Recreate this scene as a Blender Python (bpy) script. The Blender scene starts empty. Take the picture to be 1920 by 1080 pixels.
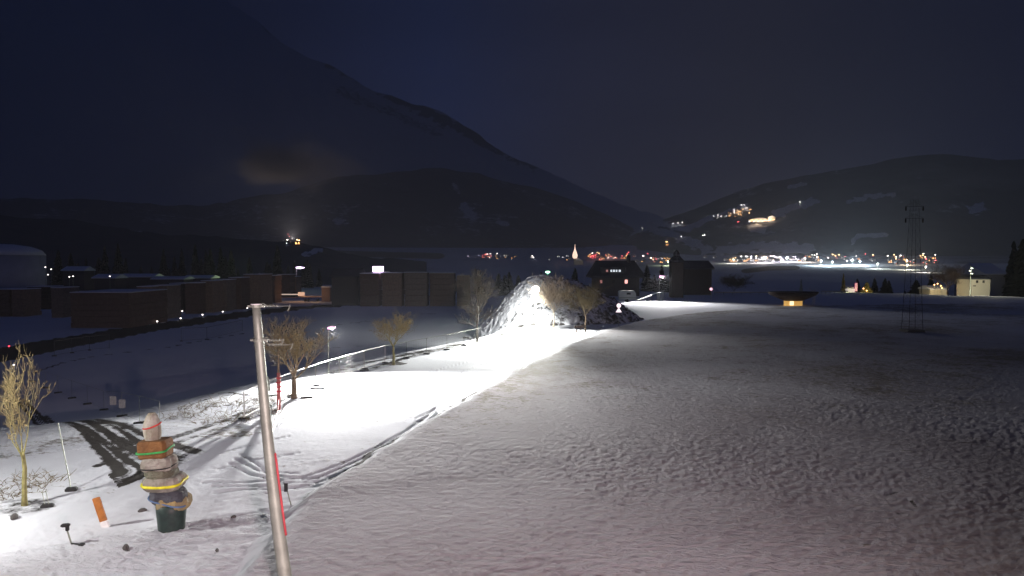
import bpy, math, random
import numpy as np
from mathutils import Vector, Matrix
random.seed(7)
R = math.radians
sc = bpy.context.scene
COL = sc.collection

# ------------------------------------------------------------------ camera
F = 1350.0; HORIZ = 490.0; CAMZ = 9.0
PITCH = math.atan((540 - HORIZ) / F)
cam_d = bpy.data.cameras.new('camera'); cam = bpy.data.objects.new('camera', cam_d); COL.objects.link(cam)
cam_d.sensor_width = 36.0; cam_d.lens = 36.0 * F / 1920.0
cam_d.clip_start = 0.1; cam_d.clip_end = 30000
cam.location = (0, 0, CAMZ); cam.rotation_euler = (math.pi / 2 - PITCH, 0, 0)
sc.camera = cam
sc.view_settings.view_transform = 'Standard'; sc.view_settings.look = 'None'
sc.view_settings.gamma = 1.0; sc.view_settings.exposure = 0.0
sc.render.engine = 'CYCLES'
sc.cycles.use_denoising = True
sc.cycles.max_bounces = 5; sc.cycles.diffuse_bounces = 2; sc.cycles.glossy_bounces = 2
sc.cycles.volume_bounces = 0; sc.cycles.transparent_max_bounces = 8
sc.cycles.sample_clamp_indirect = 2.0
sc.cycles.volume_step_rate = 2.0

# ------------------------------------------------------------------ night sky
w = bpy.data.worlds.new('World'); sc.world = w; w.use_nodes = True
nt = w.node_tree; N = nt.nodes; L = nt.links; N.clear()
def srgb(r, g, b):
    f = lambda c: (c / 255 / 12.92) if c / 255 <= 0.04045 else ((c / 255 + 0.055) / 1.055) ** 2.4
    return (f(r), f(g), f(b), 1)
tc = N.new('ShaderNodeTexCoord'); sp = N.new('ShaderNodeSeparateXYZ'); L.new(tc.outputs['Generated'], sp.inputs[0])
at2 = N.new('ShaderNodeMath'); at2.operation = 'ARCTAN2'
L.new(sp.outputs['X'], at2.inputs[0]); L.new(sp.outputs['Y'], at2.inputs[1])
mr = N.new('ShaderNodeMapRange'); L.new(at2.outputs[0], mr.inputs[0])
mr.inputs[1].default_value = -math.pi; mr.inputs[2].default_value = math.pi
ramp = N.new('ShaderNodeValToRGB'); L.new(mr.outputs[0], ramp.inputs[0])
def pxaz(px): return 0.5 + math.atan((px - 960) / F) / (2 * math.pi)
stops = [(0.0, (17, 33, 72)), (0.30, (13, 22, 50)), (pxaz(0), (4, 4, 14)), (pxaz(200), (10, 13, 30)), (pxaz(520), (20, 27, 54)),
         (pxaz(820), (29, 38, 70)), (pxaz(1080), (39, 41, 60)), (pxaz(1400), (38, 38, 49)), (pxaz(1700), (30, 31, 44)), (pxaz(1920), (21, 22, 37)), (0.70, (15, 25, 54)), (1.0, (17, 33, 72))]
el = ramp.color_ramp.elements
el[0].position = stops[0][0]; el[0].color = srgb(*stops[0][1]); el[1].position = 1.0; el[1].color = srgb(*stops[-1][1])
for p, c in stops[1:-1]:
    e = el.new(p); e.color = srgb(*c)
mapn = N.new('ShaderNodeMapping'); L.new(tc.outputs['Generated'], mapn.inputs[0])
mapn.inputs['Rotation'].default_value = (0, R(-28), 0); mapn.inputs['Scale'].default_value = (1.0, 1.0, 2.6)
nz = N.new('ShaderNodeTexNoise'); L.new(mapn.outputs[0], nz.inputs[0])
nz.inputs['Scale'].default_value = 2.2; nz.inputs['Detail'].default_value = 5; nz.inputs['Roughness'].default_value = 0.5
m2 = N.new('ShaderNodeMapRange'); L.new(nz.outputs[0], m2.inputs[0])
m2.inputs[1].default_value = 0.3; m2.inputs[2].default_value = 0.7; m2.inputs[3].default_value = 0.78; m2.inputs[4].default_value = 1.2
vm = N.new('ShaderNodeVectorMath'); vm.operation = 'SCALE'; L.new(ramp.outputs[0], vm.inputs[0]); L.new(m2.outputs[0], vm.inputs['Scale'])
# a trace of the real night-side sky
sky = N.new('ShaderNodeTexSky'); sky.sky_type = 'NISHITA'; sky.sun_disc = False
sky.sun_elevation = R(-6); sky.sun_rotation = R(200)
sb = N.new('ShaderNodeBackground'); L.new(sky.outputs[0], sb.inputs[0]); sb.inputs[1].default_value = 0.01
bg = N.new('ShaderNodeBackground'); L.new(vm.outputs[0], bg.inputs[0]); bg.inputs[1].default_value = 1.95
ad = N.new('ShaderNodeAddShader'); L.new(bg.outputs[0], ad.inputs[0]); L.new(sb.outputs[0], ad.inputs[1])
wo = N.new('ShaderNodeOutputWorld'); L.new(ad.outputs[0], wo.inputs[0])

# ------------------------------------------------------------------ lamps (for lamps of the place, plus one added fill on the cloud)
def point(name, loc, power, color, radius=0.15):
    d = bpy.data.lights.new(name, 'POINT'); d.energy = power; d.color = color; d.shadow_soft_size = radius
    o = bpy.data.objects.new(name, d); o.location = loc; COL.objects.link(o); return o
def spot(name, loc, target, power, color, angle, blend=0.6, radius=0.15):
    d = bpy.data.lights.new(name, 'SPOT'); d.energy = power; d.color = color; d.shadow_soft_size = radius
    d.spot_size = R(angle); d.spot_blend = blend
    o = bpy.data.objects.new(name, d); o.location = loc; COL.objects.link(o)
    o.rotation_euler = (Vector(target) - Vector(loc)).to_track_quat('-Z', 'Y').to_euler(); return o
WHITE = (1.0, 0.98, 0.93)
PW = dict(flood=26000, path=16000, left=7000, house=1500, warm=900, far=3000)
# lamps on the building the camera hangs on, just behind it
spot('wall_lamp_light', (2.5, -3.0, 7.0), (-2.0, 10.0, 0), 38000, (1.0, 0.75, 0.79), 104, 1.0, 0.3)
spot('terrace_lamp_light', (12.0, -3.0, 6.5), (13, 15, 0), 3600, (1.0, 0.62, 0.16), 120, 1.0, 0.3)
spot('roadside_lamp_light', (-20.5, 20.5, 6.0), (-19, 23, 0), 4700, WHITE, 160, 0.4, 0.2)

# ------------------------------------------------------------------ pixel rays of the 1920x1080 photograph
cp, sp_ = math.cos(PITCH), math.sin(PITCH)
def ray(px, py):
    u = (px - 960) / F; v = (540 - py) / F
    return np.array([u, cp + v * sp_, -sp_ + v * cp])
def at(px, py, D):                                   # point at depth D metres
    d = ray(px, py); return Vector(d / d[1] * D) + Vector((0, 0, CAMZ))
def to_px(x, y, z):
    z = z - CAMZ
    dep = y * cp - z * sp_; up = y * sp_ + z * cp
    dep = np.where(dep < 0.1, 0.1, dep)
    return 960 + F * x / dep, 540 - F * up / dep
def flat(px, py, z=0.0):
    d = ray(px, py); t = (z - CAMZ) / d[2]; return (d[0] * t, d[1] * t)

# ------------------------------------------------------------------ numpy noise
_rs = np.random.RandomState(3); _T = _rs.rand(512, 512)
def vnoise(x, y):
    xi = np.floor(x).astype(int); yi = np.floor(y).astype(int); fx = x - xi; fy = y - yi
    fx = fx * fx * (3 - 2 * fx); fy = fy * fy * (3 - 2 * fy)
    a = _T[xi % 512, yi % 512]; b = _T[(xi + 1) % 512, yi % 512]; c = _T[xi % 512, (yi + 1) % 512]; d = _T[(xi + 1) % 512, (yi + 1) % 512]
    return (a * (1 - fx) + b * fx) * (1 - fy) + (c * (1 - fx) + d * fx) * fy
def fbm(x, y, o=4, g=0.5):
    s = 0; a = 1; t = 0
    for i in range(o):
        s = s + a * (vnoise(x * 2 ** i + 17 * i, y * 2 ** i + 31 * i) - 0.5); t += a; a *= g
    return s / t * 2
def sstep(a, b, x):
    t = np.clip((x - a) / (b - a), 0, 1); return t * t * (3 - 2 * t)
def seg_dist(x, y, pts, signed=False):
    best = np.full(np.shape(x), 1e18); sg = np.ones(np.shape(x))
    for (ax, ay), (bx_, by) in zip(pts[:-1], pts[1:]):
        dx, dy = bx_ - ax, by - ay; l2 = dx * dx + dy * dy + 1e-9
        t = np.clip(((x - ax) * dx + (y - ay) * dy) / l2, 0, 1)
        d2 = (x - ax - t * dx) ** 2 + (y - ay - t * dy) ** 2
        m = d2 < best; best = np.where(m, d2, best)
        if signed: sg = np.where(m, np.sign(dx * (y - ay) - dy * (x - ax)), sg)
    d = np.sqrt(best); return d * sg if signed else d

# ------------------------------------------------------------------ terrain
FENCE = [flat(*p) for p in [(-700, 880), (-200, 850), (0, 835), (160, 818), (300, 815), (420, 800), (500, 750), (590, 705), (683, 680), (760, 664), (840, 648), (900, 637), (960, 620)]] + [(1, 101), (6, 113), (24, 124), (23, 160), (20, 230), (150, 1500)]
BANK = [flat(*p) for p in [(380, 1300), (440, 1080), (485, 1010), (560, 942), (690, 855), (820, 778), (960, 700), (1060, 652), (1120, 624), (1200, 603), (1290, 588), (1400, 577), (1600, 571), (2000, 566), (2600, 566)]]
def bankd(x, y): return -seg_dist(x, y, BANK, True) + .45 * fbm(x * .45, y * .45, 3)
def ground_z(x, y):
    r = np.hypot(x, y); az = np.arctan2(x, y)
    z = np.zeros(np.shape(x))
    sl = seg_dist(x, y, FENCE, True)                 # positive on the left side
    z = z - 2.9 * sstep(0, 1, (sl - .4) / (7.6 + 16 * sstep(-12, -22, x) * sstep(70, 50, r)))
    bk = bankd(x, y)                                 # positive on the meadow
    nearm = 1 - sstep(70, 160, r)
    z = z + (0.45 * sstep(-0.1, 0.9, bk) + 0.5 * sstep(0, 25, bk)) * nearm
    mead = sstep(0, 3, bk) * (1 - sstep(150, 230, r))
    z = z + mead * 0.07 * fbm(x * 0.08, y * 0.08, 3)
    ng = (1 - sstep(60, 130, r)) * sstep(4, 10, r)
    ng = ng * (1 + .9 * (1 - sstep(22, 32, r)) * (bk < 0))
    z = z + ng * np.where(bk > 0, 1.0, np.where((r < 34) | (sl > 0), 1.0, .35)) * ((0.002 + 0.005 * sstep(-.2, .4, fbm(x * .1, y * .1, 2))) * fbm(x * 1.7, y * 2.6, 3) + (0.023 - .013 * sstep(30, 60, r)) * (.60 + .65 * sstep(-.25, .35, fbm(x * .13 + 30, y * .13, 3))) * fbm(x * 5.6 + 7, y * 5.6, 3))
    z = z + 0.10 * fbm(x * 0.2 + 40, y * 0.2, 3) * (1 - mead) * sstep(2, 14, np.abs(sl))
    E = 205 + 130 * sstep(0.15, -0.1, az) + 25 * fbm(az * 9 + 5, az * 0, 3)
    z = z - 34 * sstep(0, 330, r - E)
    t = np.clip((r - 1400) / 3100, 0, None)
    z = z + 145 * t ** 2 + 6 * fbm(x * 0.002, y * 0.002, 4) * sstep(500, 1500, r)
    return z

class Hill:
    def __init__(s, crest, d0, d1, z0, amp, freq, power=1.15, back=0.35):
        az = []; el_ = []
        for p in crest:
            d = ray(*p); az.append(math.atan2(d[0], d[1])); el_.append(d[2] / math.hypot(d[0], d[1]))
        s.az = np.array(az); s.el = np.array(el_); s.d0, s.d1, s.z0, s.amp, s.freq, s.pw, s.back = d0, d1, z0, amp, freq, power, back
    def z(s, x, y):
        r = np.hypot(x, y); az = np.arctan2(x, y)
        e = np.interp(az, s.az, s.el)
        cz = CAMZ + e * s.d1
        t = (r - s.d0) / (s.d1 - s.d0)
        up = s.z0 + (cz - s.z0) * np.clip(t, 0, 1) ** s.pw
        dn = cz - (t - 1) * s.back * (cz - s.z0 + 50)
        h = np.where(t <= 1, up, dn)
        n = s.amp * fbm(x * s.freq, y * s.freq, 5, 0.55) * np.clip(t * 2, 0, 1)
        h = h + n
        out = (az < s.az[0]) | (az > s.az[-1]) | (t < 0) | (t > 1.9)
        return np.where(out, -500, h)
HR = Hill([(1170, 452), (1230, 420), (1330, 385), (1420, 352), (1500, 330), (1600, 312), (1700, 288), (1790, 286), (1870, 300), (2100, 290), (2500, 330)], 3300, 5000, -25, 45, 0.0021)
HC = Hill([(-300, 330), (100, 350), (420, 372), (560, 345), (680, 322), (800, 318), (900, 326), (1000, 350), (1080, 378), (1160, 415), (1225, 455), (1260, 480)], 4300, 5900, 90, 60, 0.0018)
HL = Hill([(-900, 380), (-300, 400), (0, 405), (150, 418), (300, 440), (450, 452), (560, 455), (640, 472), (700, 484), (800, 496)], 900, 1900, -25, 22, 0.004)
HF = Hill([(-700, -700), (-100, -380), (200, -160), (390, -10), (520, 62), (600, 112), (740, 178), (860, 232), (960, 290), (1060, 338), (1160, 385), (1230, 412), (1300, 440)], 5400, 7600, 130, 130, 0.0014, 1.0)
HILLS = [HR, HC, HL, HF]
def Z(x, y):
    z = ground_z(x, y)
    for h in HILLS: z = np.maximum(z, h.z(x, y))
    return z
def hit(px, py, zfun=Z):
    d = ray(px, py); h = math.hypot(d[0], d[1])
    rr = 4 * 1.006 ** np.arange(1300)
    x = d[0] / h * rr; y = d[1] / h * rr; z = CAMZ + d[2] / h * rr
    m = np.where(z < zfun(x, y))[0]
    if len(m) == 0: i = len(rr) - 1; return Vector((x[i], y[i], float(zfun(x[i:i+1], y[i:i+1])[0])))
    a, b = rr[max(m[0] - 1, 0)], rr[m[0]]
    for _ in range(24):
        c = (a + b) / 2
        if CAMZ + d[2] / h * c < float(zfun(np.array([d[0] / h * c]), np.array([d[1] / h * c]))[0]): b = c
        else: a = c
    return Vector((d[0] / h * b, d[1] / h * b, CAMZ + d[2] / h * b))
def gz(x, y): return float(Z(np.array([float(x)]), np.array([float(y)]))[0])

# ------------------------------------------------------------------ materials
def mat(name, col, rough=0.8, metal=0.0, nscale=None, namt=0.3, col2=None, bump=0.0, bscale=20, emis=None, estr=0.0, spec=0.3, alpha=None, sample=True):
    m = bpy.data.materials.new(name); m.use_nodes = True; t = m.node_tree; b = t.nodes['Principled BSDF']
    b.inputs['Roughness'].default_value = rough; b.inputs['Metallic'].default_value = metal
    b.inputs['Specular IOR Level'].default_value = spec
    tcn = t.nodes.new('ShaderNodeTexCoord')
    if nscale is None: nscale = 6
    n = t.nodes.new('ShaderNodeTexNoise'); n.inputs['Scale'].default_value = nscale; n.inputs['Detail'].default_value = 6
    t.links.new(tcn.outputs['Object'], n.inputs['Vector'])
    r = t.nodes.new('ShaderNodeValToRGB'); t.links.new(n.outputs[0], r.inputs[0])
    c2 = col2 if col2 else tuple(c * (1 - namt) for c in col)
    r.color_ramp.elements[0].position = 0.35; r.color_ramp.elements[1].position = 0.65
    r.color_ramp.elements[0].color = (*c2, 1); r.color_ramp.elements[1].color = (*col, 1)
    t.links.new(r.outputs[0], b.inputs['Base Color'])
    if bump:
        n2 = t.nodes.new('ShaderNodeTexNoise'); n2.inputs['Scale'].default_value = bscale; n2.inputs['Detail'].default_value = 5
        t.links.new(tcn.outputs['Object'], n2.inputs['Vector'])
        bp = t.nodes.new('ShaderNodeBump'); bp.inputs['Strength'].default_value = bump; bp.inputs['Distance'].default_value = 0.05
        t.links.new(n2.outputs[0], bp.inputs['Height']); t.links.new(bp.outputs[0], b.inputs['Normal'])
    if emis:
        b.inputs['Emission Color'].default_value = (*emis, 1); b.inputs['Emission Strength'].default_value = estr
        if not sample: m.cycles.emission_sampling = 'NONE'
    return m
def ground_material(name, far=False, dscale=1.3, snow=(0.74, 0.77, 0.82), dirt=(0.036, 0.033, 0.029), grass=(0.13, 0.11, 0.075)):
    m = bpy.data.materials.new(name); m.use_nodes = True; t = m.node_tree; b = t.nodes['Principled BSDF']; n = t.nodes; l = t.links
    geo = n.new('ShaderNodeNewGeometry')
    def attr(a):
        x = n.new('ShaderNodeAttribute'); x.attribute_name = a; return x.outputs['Fac']
    def noise(scale, detail=5, rough=0.55, vec=None, dist=0.0):
        x = n.new('ShaderNodeTexNoise'); x.inputs['Scale'].default_value = scale; x.inputs['Detail'].default_value = detail
        x.inputs['Roughness'].default_value = rough; x.inputs['Distortion'].default_value = dist
        l.new(vec if vec is not None else geo.outputs['Position'], x.inputs['Vector']); return x.outputs[0]
    def math_(op, a, c, clamp=False):
        x = n.new('ShaderNodeMath'); x.operation = op; x.use_clamp = clamp
        for i, v in enumerate((a, c)):
            if isinstance(v, (int, float)): x.inputs[i].default_value = v
            else: l.new(v, x.inputs[i])
        return x.outputs[0]
    def rng(v, a, c, lo=0.0, hi=1.0):
        x = n.new('ShaderNodeMapRange'); l.new(v, x.inputs[0]); x.inputs[1].default_value = a; x.inputs[2].default_value = c
        x.inputs[3].default_value = lo; x.inputs[4].default_value = hi; return x.outputs[0]
    mp = n.new('ShaderNodeMapping'); l.new(geo.outputs['Position'], mp.inputs[0]); mp.inputs['Scale'].default_value = (0.7, 1.35, 1.0); mp.inputs['Rotation'].default_value = (0, 0, R(25))
    big = noise(0.09, 3); fine = noise(3.2, 8, 0.66, mp.outputs[0], 0.6); mid = noise(0.55, 5, 0.6)
    # dirt: attribute eats through the snow with a ragged edge
    dd = math_('ADD', attr('dirt'), math_('MULTIPLY', math_('SUBTRACT', noise(dscale if not far else 0.02, 8, 0.68), 0.5), 1.5))
    dmask = rng(dd, 0.38, 0.66)
    # grass tips: sparse specks
    fine2 = noise(9.0, 6, 0.7, mp.outputs[0], 0.4)
    gg = math_('ADD', attr('grass'), math_('MULTIPLY', math_('SUBTRACT', fine, 0.5), 2.2))
    gg = math_('ADD', gg, math_('MULTIPLY', math_('SUBTRACT', fine2, 0.5), 1.0))
    gg = math_('ADD', gg, math_('MULTIPLY', math_('SUBTRACT', mid, 0.5), 1.1))
    gmask = rng(gg, 0.5, 0.78)
    tone = n.new('ShaderNodeMix'); tone.data_type = 'RGBA'; l.new(big, tone.inputs[0])
    tone.inputs[6].default_value = (*[c * 0.86 for c in snow], 1); tone.inputs[7].default_value = (*snow, 1)
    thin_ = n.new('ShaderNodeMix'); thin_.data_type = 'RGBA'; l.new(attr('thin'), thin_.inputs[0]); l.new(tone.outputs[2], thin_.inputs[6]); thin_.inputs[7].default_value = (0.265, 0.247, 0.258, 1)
    m1 = n.new('ShaderNodeMix'); m1.data_type = 'RGBA'; l.new(math_('MULTIPLY', gmask, 0.85), m1.inputs[0]); l.new(thin_.outputs[2], m1.inputs[6]); m1.inputs[7].default_value = (*grass, 1)
    m2_ = n.new('ShaderNodeMix'); m2_.data_type = 'RGBA'; l.new(dmask, m2_.inputs[0]); l.new(m1.outputs[2], m2_.inputs[6]); m2_.inputs[7].default_value = (*dirt, 1)
    l.new(m2_.outputs[2], b.inputs['Base Color'])
    b.inputs['Roughness'].default_value = 0.9; b.inputs['Specular IOR Level'].default_value = 0.06
    if not far:
        bp = n.new('ShaderNodeBump'); bp.inputs['Distance'].default_value = 0.26
        l.new(rng(attr('rough'), 0, 1, 0.04, 1.0), bp.inputs['Strength'])
        wv = noise(1.1, 6, 0.6, mp.outputs[0], 1.2)
        l.new(math_('ADD', math_('ADD', math_('MULTIPLY', fine, 0.45), math_('MULTIPLY', fine2, 0.22)), math_('MULTIPLY', wv, 0.7)), bp.inputs['Height']); l.new(bp.outputs[0], b.inputs['Normal'])
    return m

# ------------------------------------------------------------------ mesh building
class MB:
    def __init__(s): s.v = []; s.f = []
    def box(s, c, size, rot=0.0, taper=1.0, bevel=0.0, m=None):
        hx, hy, hz = size[0] / 2, size[1] / 2, size[2] / 2; o = len(s.v)
        cr, sr = math.cos(rot), math.sin(rot)
        bv = min(bevel, hx * .9, hy * .9, hz * .9)
        def add(x, y, z):
            p = Vector((c[0] + x * cr - y * sr, c[1] + x * sr + y * cr, c[2] + z)); s.v.append(tuple(m @ p) if m else tuple(p))
        if bv <= 0:
            for z, k in ((-hz, 1), (hz, taper)):
                for x, y in ((-hx, -hy), (hx, -hy), (hx, hy), (-hx, hy)): add(x * k, y * k, z)
            s.f += [(o, o+3, o+2, o+1), (o+4, o+5, o+6, o+7)] + [(o+i, o+(i+1) % 4, o+4+(i+1) % 4, o+4+i) for i in range(4)]
        else:
            rings = [(-hz, -bv), (-hz + bv, 0), (hz - bv, 0), (hz, -bv)]
            for z, ins in rings:
                X, Y = hx + ins, hy + ins
                for x, y in ((-X+bv, -Y), (X-bv, -Y), (X, -Y+bv), (X, Y-bv), (X-bv, Y), (-X+bv, Y), (-X, Y-bv), (-X, -Y+bv)): add(x, y, z)
            for k in range(3):
                for i in range(8): s.f.append((o+k*8+i, o+k*8+(i+1) % 8, o+k*8+8+(i+1) % 8, o+k*8+8+i))
            s.f += [tuple(o+i for i in range(7, -1, -1)), tuple(o+24+i for i in range(8))]
        return s
    def tube(s, pts, rad, n=8, cap=True):
        pts = [Vector(p) for p in pts]
        if not hasattr(rad, '__len__'): rad = [rad] * len(pts)
        o = len(s.v)
        prev = None
        for i, p in enumerate(pts):
            d = (pts[min(i+1, len(pts)-1)] - pts[max(i-1, 0)]).normalized()
            if prev is None:
                a = d.orthogonal().normalized()
            else:
                a = (prev - d * prev.dot(d)).normalized()
            prev = a; b = d.cross(a)
            for k in range(n):
                t = 2 * math.pi * k / n
                s.v.append(tuple(p + (a * math.cos(t) + b * math.sin(t)) * rad[i]))
        for i in range(len(pts) - 1):
            for k in range(n): s.f.append((o+i*n+k, o+i*n+(k+1) % n, o+(i+1)*n+(k+1) % n, o+(i+1)*n+k))
        if cap:
            s.f.append(tuple(o+k for k in range(n-1, -1, -1))); e = o+(len(pts)-1)*n; s.f.append(tuple(e+k for k in range(n)))
        return s
    def lathe(s, c, prof, n=20, m=None, sq=1.0):
        o = len(s.v)
        for r, z in prof:
            for k in range(n):
                t = 2*math.pi*k/n; p = Vector((c[0]+r*math.cos(t), c[1]+r*math.sin(t)*sq, c[2]+z)); s.v.append(tuple(m @ p) if m else tuple(p))
        for i in range(len(prof)-1):
            for k in range(n): s.f.append((o+i*n+k, o+i*n+(k+1) % n, o+(i+1)*n+(k+1) % n, o+(i+1)*n+k))
        s.f.append(tuple(o+k for k in range(n-1, -1, -1))); e = o+(len(prof)-1)*n; s.f.append(tuple(e+k for k in range(n)))
        return s
    def prism(s, poly, y0, y1, m=None):               # poly in xz, extruded along y
        o = len(s.v); n = len(poly)
        for y in (y0, y1):
            for x, z in poly:
                p = Vector((x, y, z)); s.v.append(tuple(m @ p) if m else tuple(p))
        s.f += [tuple(o+i for i in range(n)), tuple(o+n+i for i in range(n-1, -1, -1))] + [(o+i, o+n+i, o+n+(i+1) % n, o+(i+1) % n) for i in range(n)]
        return s
    def build(s, name, material, parent=None, smooth=False):
        me = bpy.data.meshes.new(name); me.from_pydata(s.v, [], s.f); me.materials.append(material); me.update()
        if smooth: me.shade_smooth()
        o = bpy.data.objects.new(name, me); COL.objects.link(o)
        if parent: o.parent = parent
        return o
def grid_mesh(name, X, Y, Zz, material, attrs=None, wrap=False):
    nr, nc = X.shape; co = np.stack([X, Y, Zz], -1).reshape(-1, 3).astype(np.float32)
    i = np.arange(nr - 1)[:, None]; ncf = nc if wrap else nc - 1; j = np.arange(ncf)[None, :]; j2 = (j + 1) % nc
    f = np.stack([i * nc + j, i * nc + j2, (i + 1) * nc + j2, (i + 1) * nc + j], -1).reshape(-1, 4)
    me = bpy.data.meshes.new(name); me.vertices.add(len(co)); me.vertices.foreach_set('co', co.ravel())
    me.loops.add(f.size); me.loops.foreach_set('vertex_index', f.ravel().astype(np.int32))
    me.polygons.add(len(f)); me.polygons.foreach_set('loop_start', (np.arange(len(f)) * 4).astype(np.int32))
    me.update(calc_edges=True); me.validate(); me.materials.append(material); me.shade_smooth()
    for k, v in (attrs or {}).items():
        a = me.attributes.new(k, 'FLOAT', 'POINT'); a.data.foreach_set('value', v.ravel().astype(np.float32))
    o = bpy.data.objects.new(name, me); COL.objects.link(o); return o
def tag(o, label=None, cat=None, group=None, kind=None):
    if label: o['label'] = label
    if cat: o['category'] = cat
    if group: o['group'] = group
    if kind: o['kind'] = kind
    return o
def thing(name, label, cat, loc=(0, 0, 0), rz=0.0, group=None):
    o = bpy.data.objects.new(name, None); COL.objects.link(o); o.empty_display_size = 0.2
    o.location = loc; o.rotation_euler = (0, 0, rz); return tag(o, label, cat, group)
def dup(root, loc, rz=0.0, scale=None, label=None, group=None):
    def cp_(o, par):
        c = o.copy(); COL.objects.link(c)
        if par: c.parent = par
        for ch in kids.get(o.name, []): cp_(ch, c)
        return c
    kids = {}
    def walk(o):
        kids[o.name] = list(o.children)
        for ch in o.children: walk(ch)
    walk(root); r = cp_(root, None)
    r.location = loc; r.rotation_euler = (0, 0, rz)
    if scale is not None: r.scale = scale if hasattr(scale, '__len__') else (scale,) * 3
    if label: r['label'] = label
    if group: r['group'] = group
    return r

# ================================================================== GROUND
rows = []
ys = np.arange(1700, 541, -1.9); rows += list(CAMZ * F / (ys - 490))
rows += list(np.linspace(rows[-1] + 4, 700, 46)); rows += list(np.geomspace(715, 6400, 130))
rows = np.array([0.5, 3.0] + rows)
azs = np.concatenate([np.arange(-46, 46, 0.085), np.arange(46, 314, 3.0)]) * math.pi / 180
RR, AA = np.meshgrid(rows, azs, indexing='ij')
GX = RR * np.sin(AA); GY = RR * np.cos(AA); GZ = ground_z(GX, GY)
dirt = np.zeros(GX.shape); grass = np.zeros(GX.shape); rough = np.full(GX.shape, 0.25)
bk = bankd(GX, GY); sl = seg_dist(GX, GY, FENCE, True)
near = GY > 0
def stroke(pix, width, val, arr=dirt, z=0.0, soft=0.5, depth=0.0):
    global GZ
    pts = [flat(px, py, z) for px, py in pix]; d = seg_dist(GX, GY, pts)
    k = 1 - sstep(width * soft, width, d)
    np.maximum(arr, val * k, out=arr)
    if depth: GZ = GZ - depth * k
# meadow: thin snow with grass tips, rougher
mead = sstep(0, 1.5, bk) * (RR < 420)
n1 = fbm(GX * 0.08, GY * 0.08, 4); n2 = fbm(GX * 0.35 + 9, GY * 0.35, 3)
grass += mead * (0.12 + (0.33 + 0.40 * n1 + 0.26 * n2) * sstep(22, 60, RR))
grass += mead * 0.16 * (1 - sstep(1, 7, bk)) * sstep(22, 45, RR)
rough = np.where(mead > 0.3, 0.85, rough)
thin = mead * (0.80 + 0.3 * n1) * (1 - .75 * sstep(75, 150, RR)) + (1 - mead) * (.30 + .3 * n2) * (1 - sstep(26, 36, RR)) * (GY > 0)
# ragged soil line of the bank
edge = np.exp(-((bk - 0.10) / 0.26) ** 2) * sstep(20, 34, RR) * (1 - sstep(90, 130, RR)) * (GX < 18)
dirt += edge * (0.72 + 0.6 * n2)
# snow-covered road and verge
road_m = (bk < 0) & (sl < 0) & (RR < 130)
rough = np.where(road_m, 0.12, rough)
rough = np.where(road_m & (RR < 27), 0.9, rough)
grass += np.where(road_m & (RR < 30), 0.12, 0) 
# verge left of the road under the fence line
verge = np.exp(-((sl + 0.3) / 0.8) ** 2) * (RR > 50) * (RR < 110)
dirt += verge * (0.55 + 0.9 * n2)
road_sp = (bk < 0) & (sl < 0) & (RR > 30) & (RR < 120)
grass += np.where(road_sp, .10 + .35 * n2, 0)
slope = ((sl > -3.0) & (sl < 9) & (RR < 60) & (RR > 26) & (GX < -12))
rough = np.where(slope, 0.9, rough); grass += np.where(slope, 0.30 + 0.3 * n2, 0)
# trampled, icy ramp down to the yard: streaks run along it
LE = [flat(px, py, -.4) for px, py in [(-10, 680), (40, 715), (95, 775), (145, 835), (200, 905)]]
RE = [flat(px, py, -.4) for px, py in [(60, 690), (150, 745), (235, 788), (310, 828), (400, 850)]]
dl = seg_dist(GX, GY, LE, True); dr = -seg_dist(GX, GY, RE, True)
tw_ = dl / (dl + dr + 1e-6)
inr = sstep(0, .4, dl) * sstep(0, 1.0, dr) * (RR < 75) * (RR > 20) * sstep(-.2, 1.2, seg_dist(GX, GY, [flat(430, 830), flat(310, 900), flat(200, 942), flat(0, 990)], True) * -1)
stk = fbm(tw_ * 16, RR * 0.10, 4, .6)
dirt[:] = np.maximum(dirt, inr * np.clip(.80 + 1.2 * stk + .30 * np.exp(-(tw_ / .13) ** 2) - .30 * tw_, 0, .95))
for pp, wd, v in [([(255, 880), (330, 855), (430, 818), (482, 795)], 0.5, 0.62), ([(230, 905), (330, 868), (410, 838)], 0.35, 0.5), ([(185, 915), (240, 890), (280, 878)], 0.35, 0.7)]:
    stroke(pp, wd, v, z=-1.0)
for pp in [[(330, 770), (370, 756), (430, 765), (470, 780)], [(360, 790), (400, 775), (480, 772)], [(300, 800), (360, 800), (430, 800)], [(380, 745), (420, 738), (470, 742)]]:
    stroke(pp, 0.28, 0.62, z=-1.4)
# paved road through the timber yard and its kerb line
stroke([(-400, 722), (0, 655), (150, 628), (250, 612), (350, 598), (480, 580), (560, 572), (660, 566)], 5.2, 1.0, z=-2.2, soft=0.85)
stroke([(60, 688), (110, 672), (170, 659), (230, 651), (310, 642), (380, 630), (460, 617)], 0.5, 0.6, z=-2.2)
stroke([(635, 601), (660, 599), (690, 595)], 1.3, 0.5, z=-2.2); stroke([(770, 584), (830, 581)], 1.5, 0.5, z=-2.2)
stroke([(560, 650), (640, 642), (700, 637)], 0.7, 0.45, z=-2.2)
# snow trodden off around the mound foot and behind the fence
stroke([(700, 690), (770, 668), (840, 652), (900, 640)], 0.5, 0.62)
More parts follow.
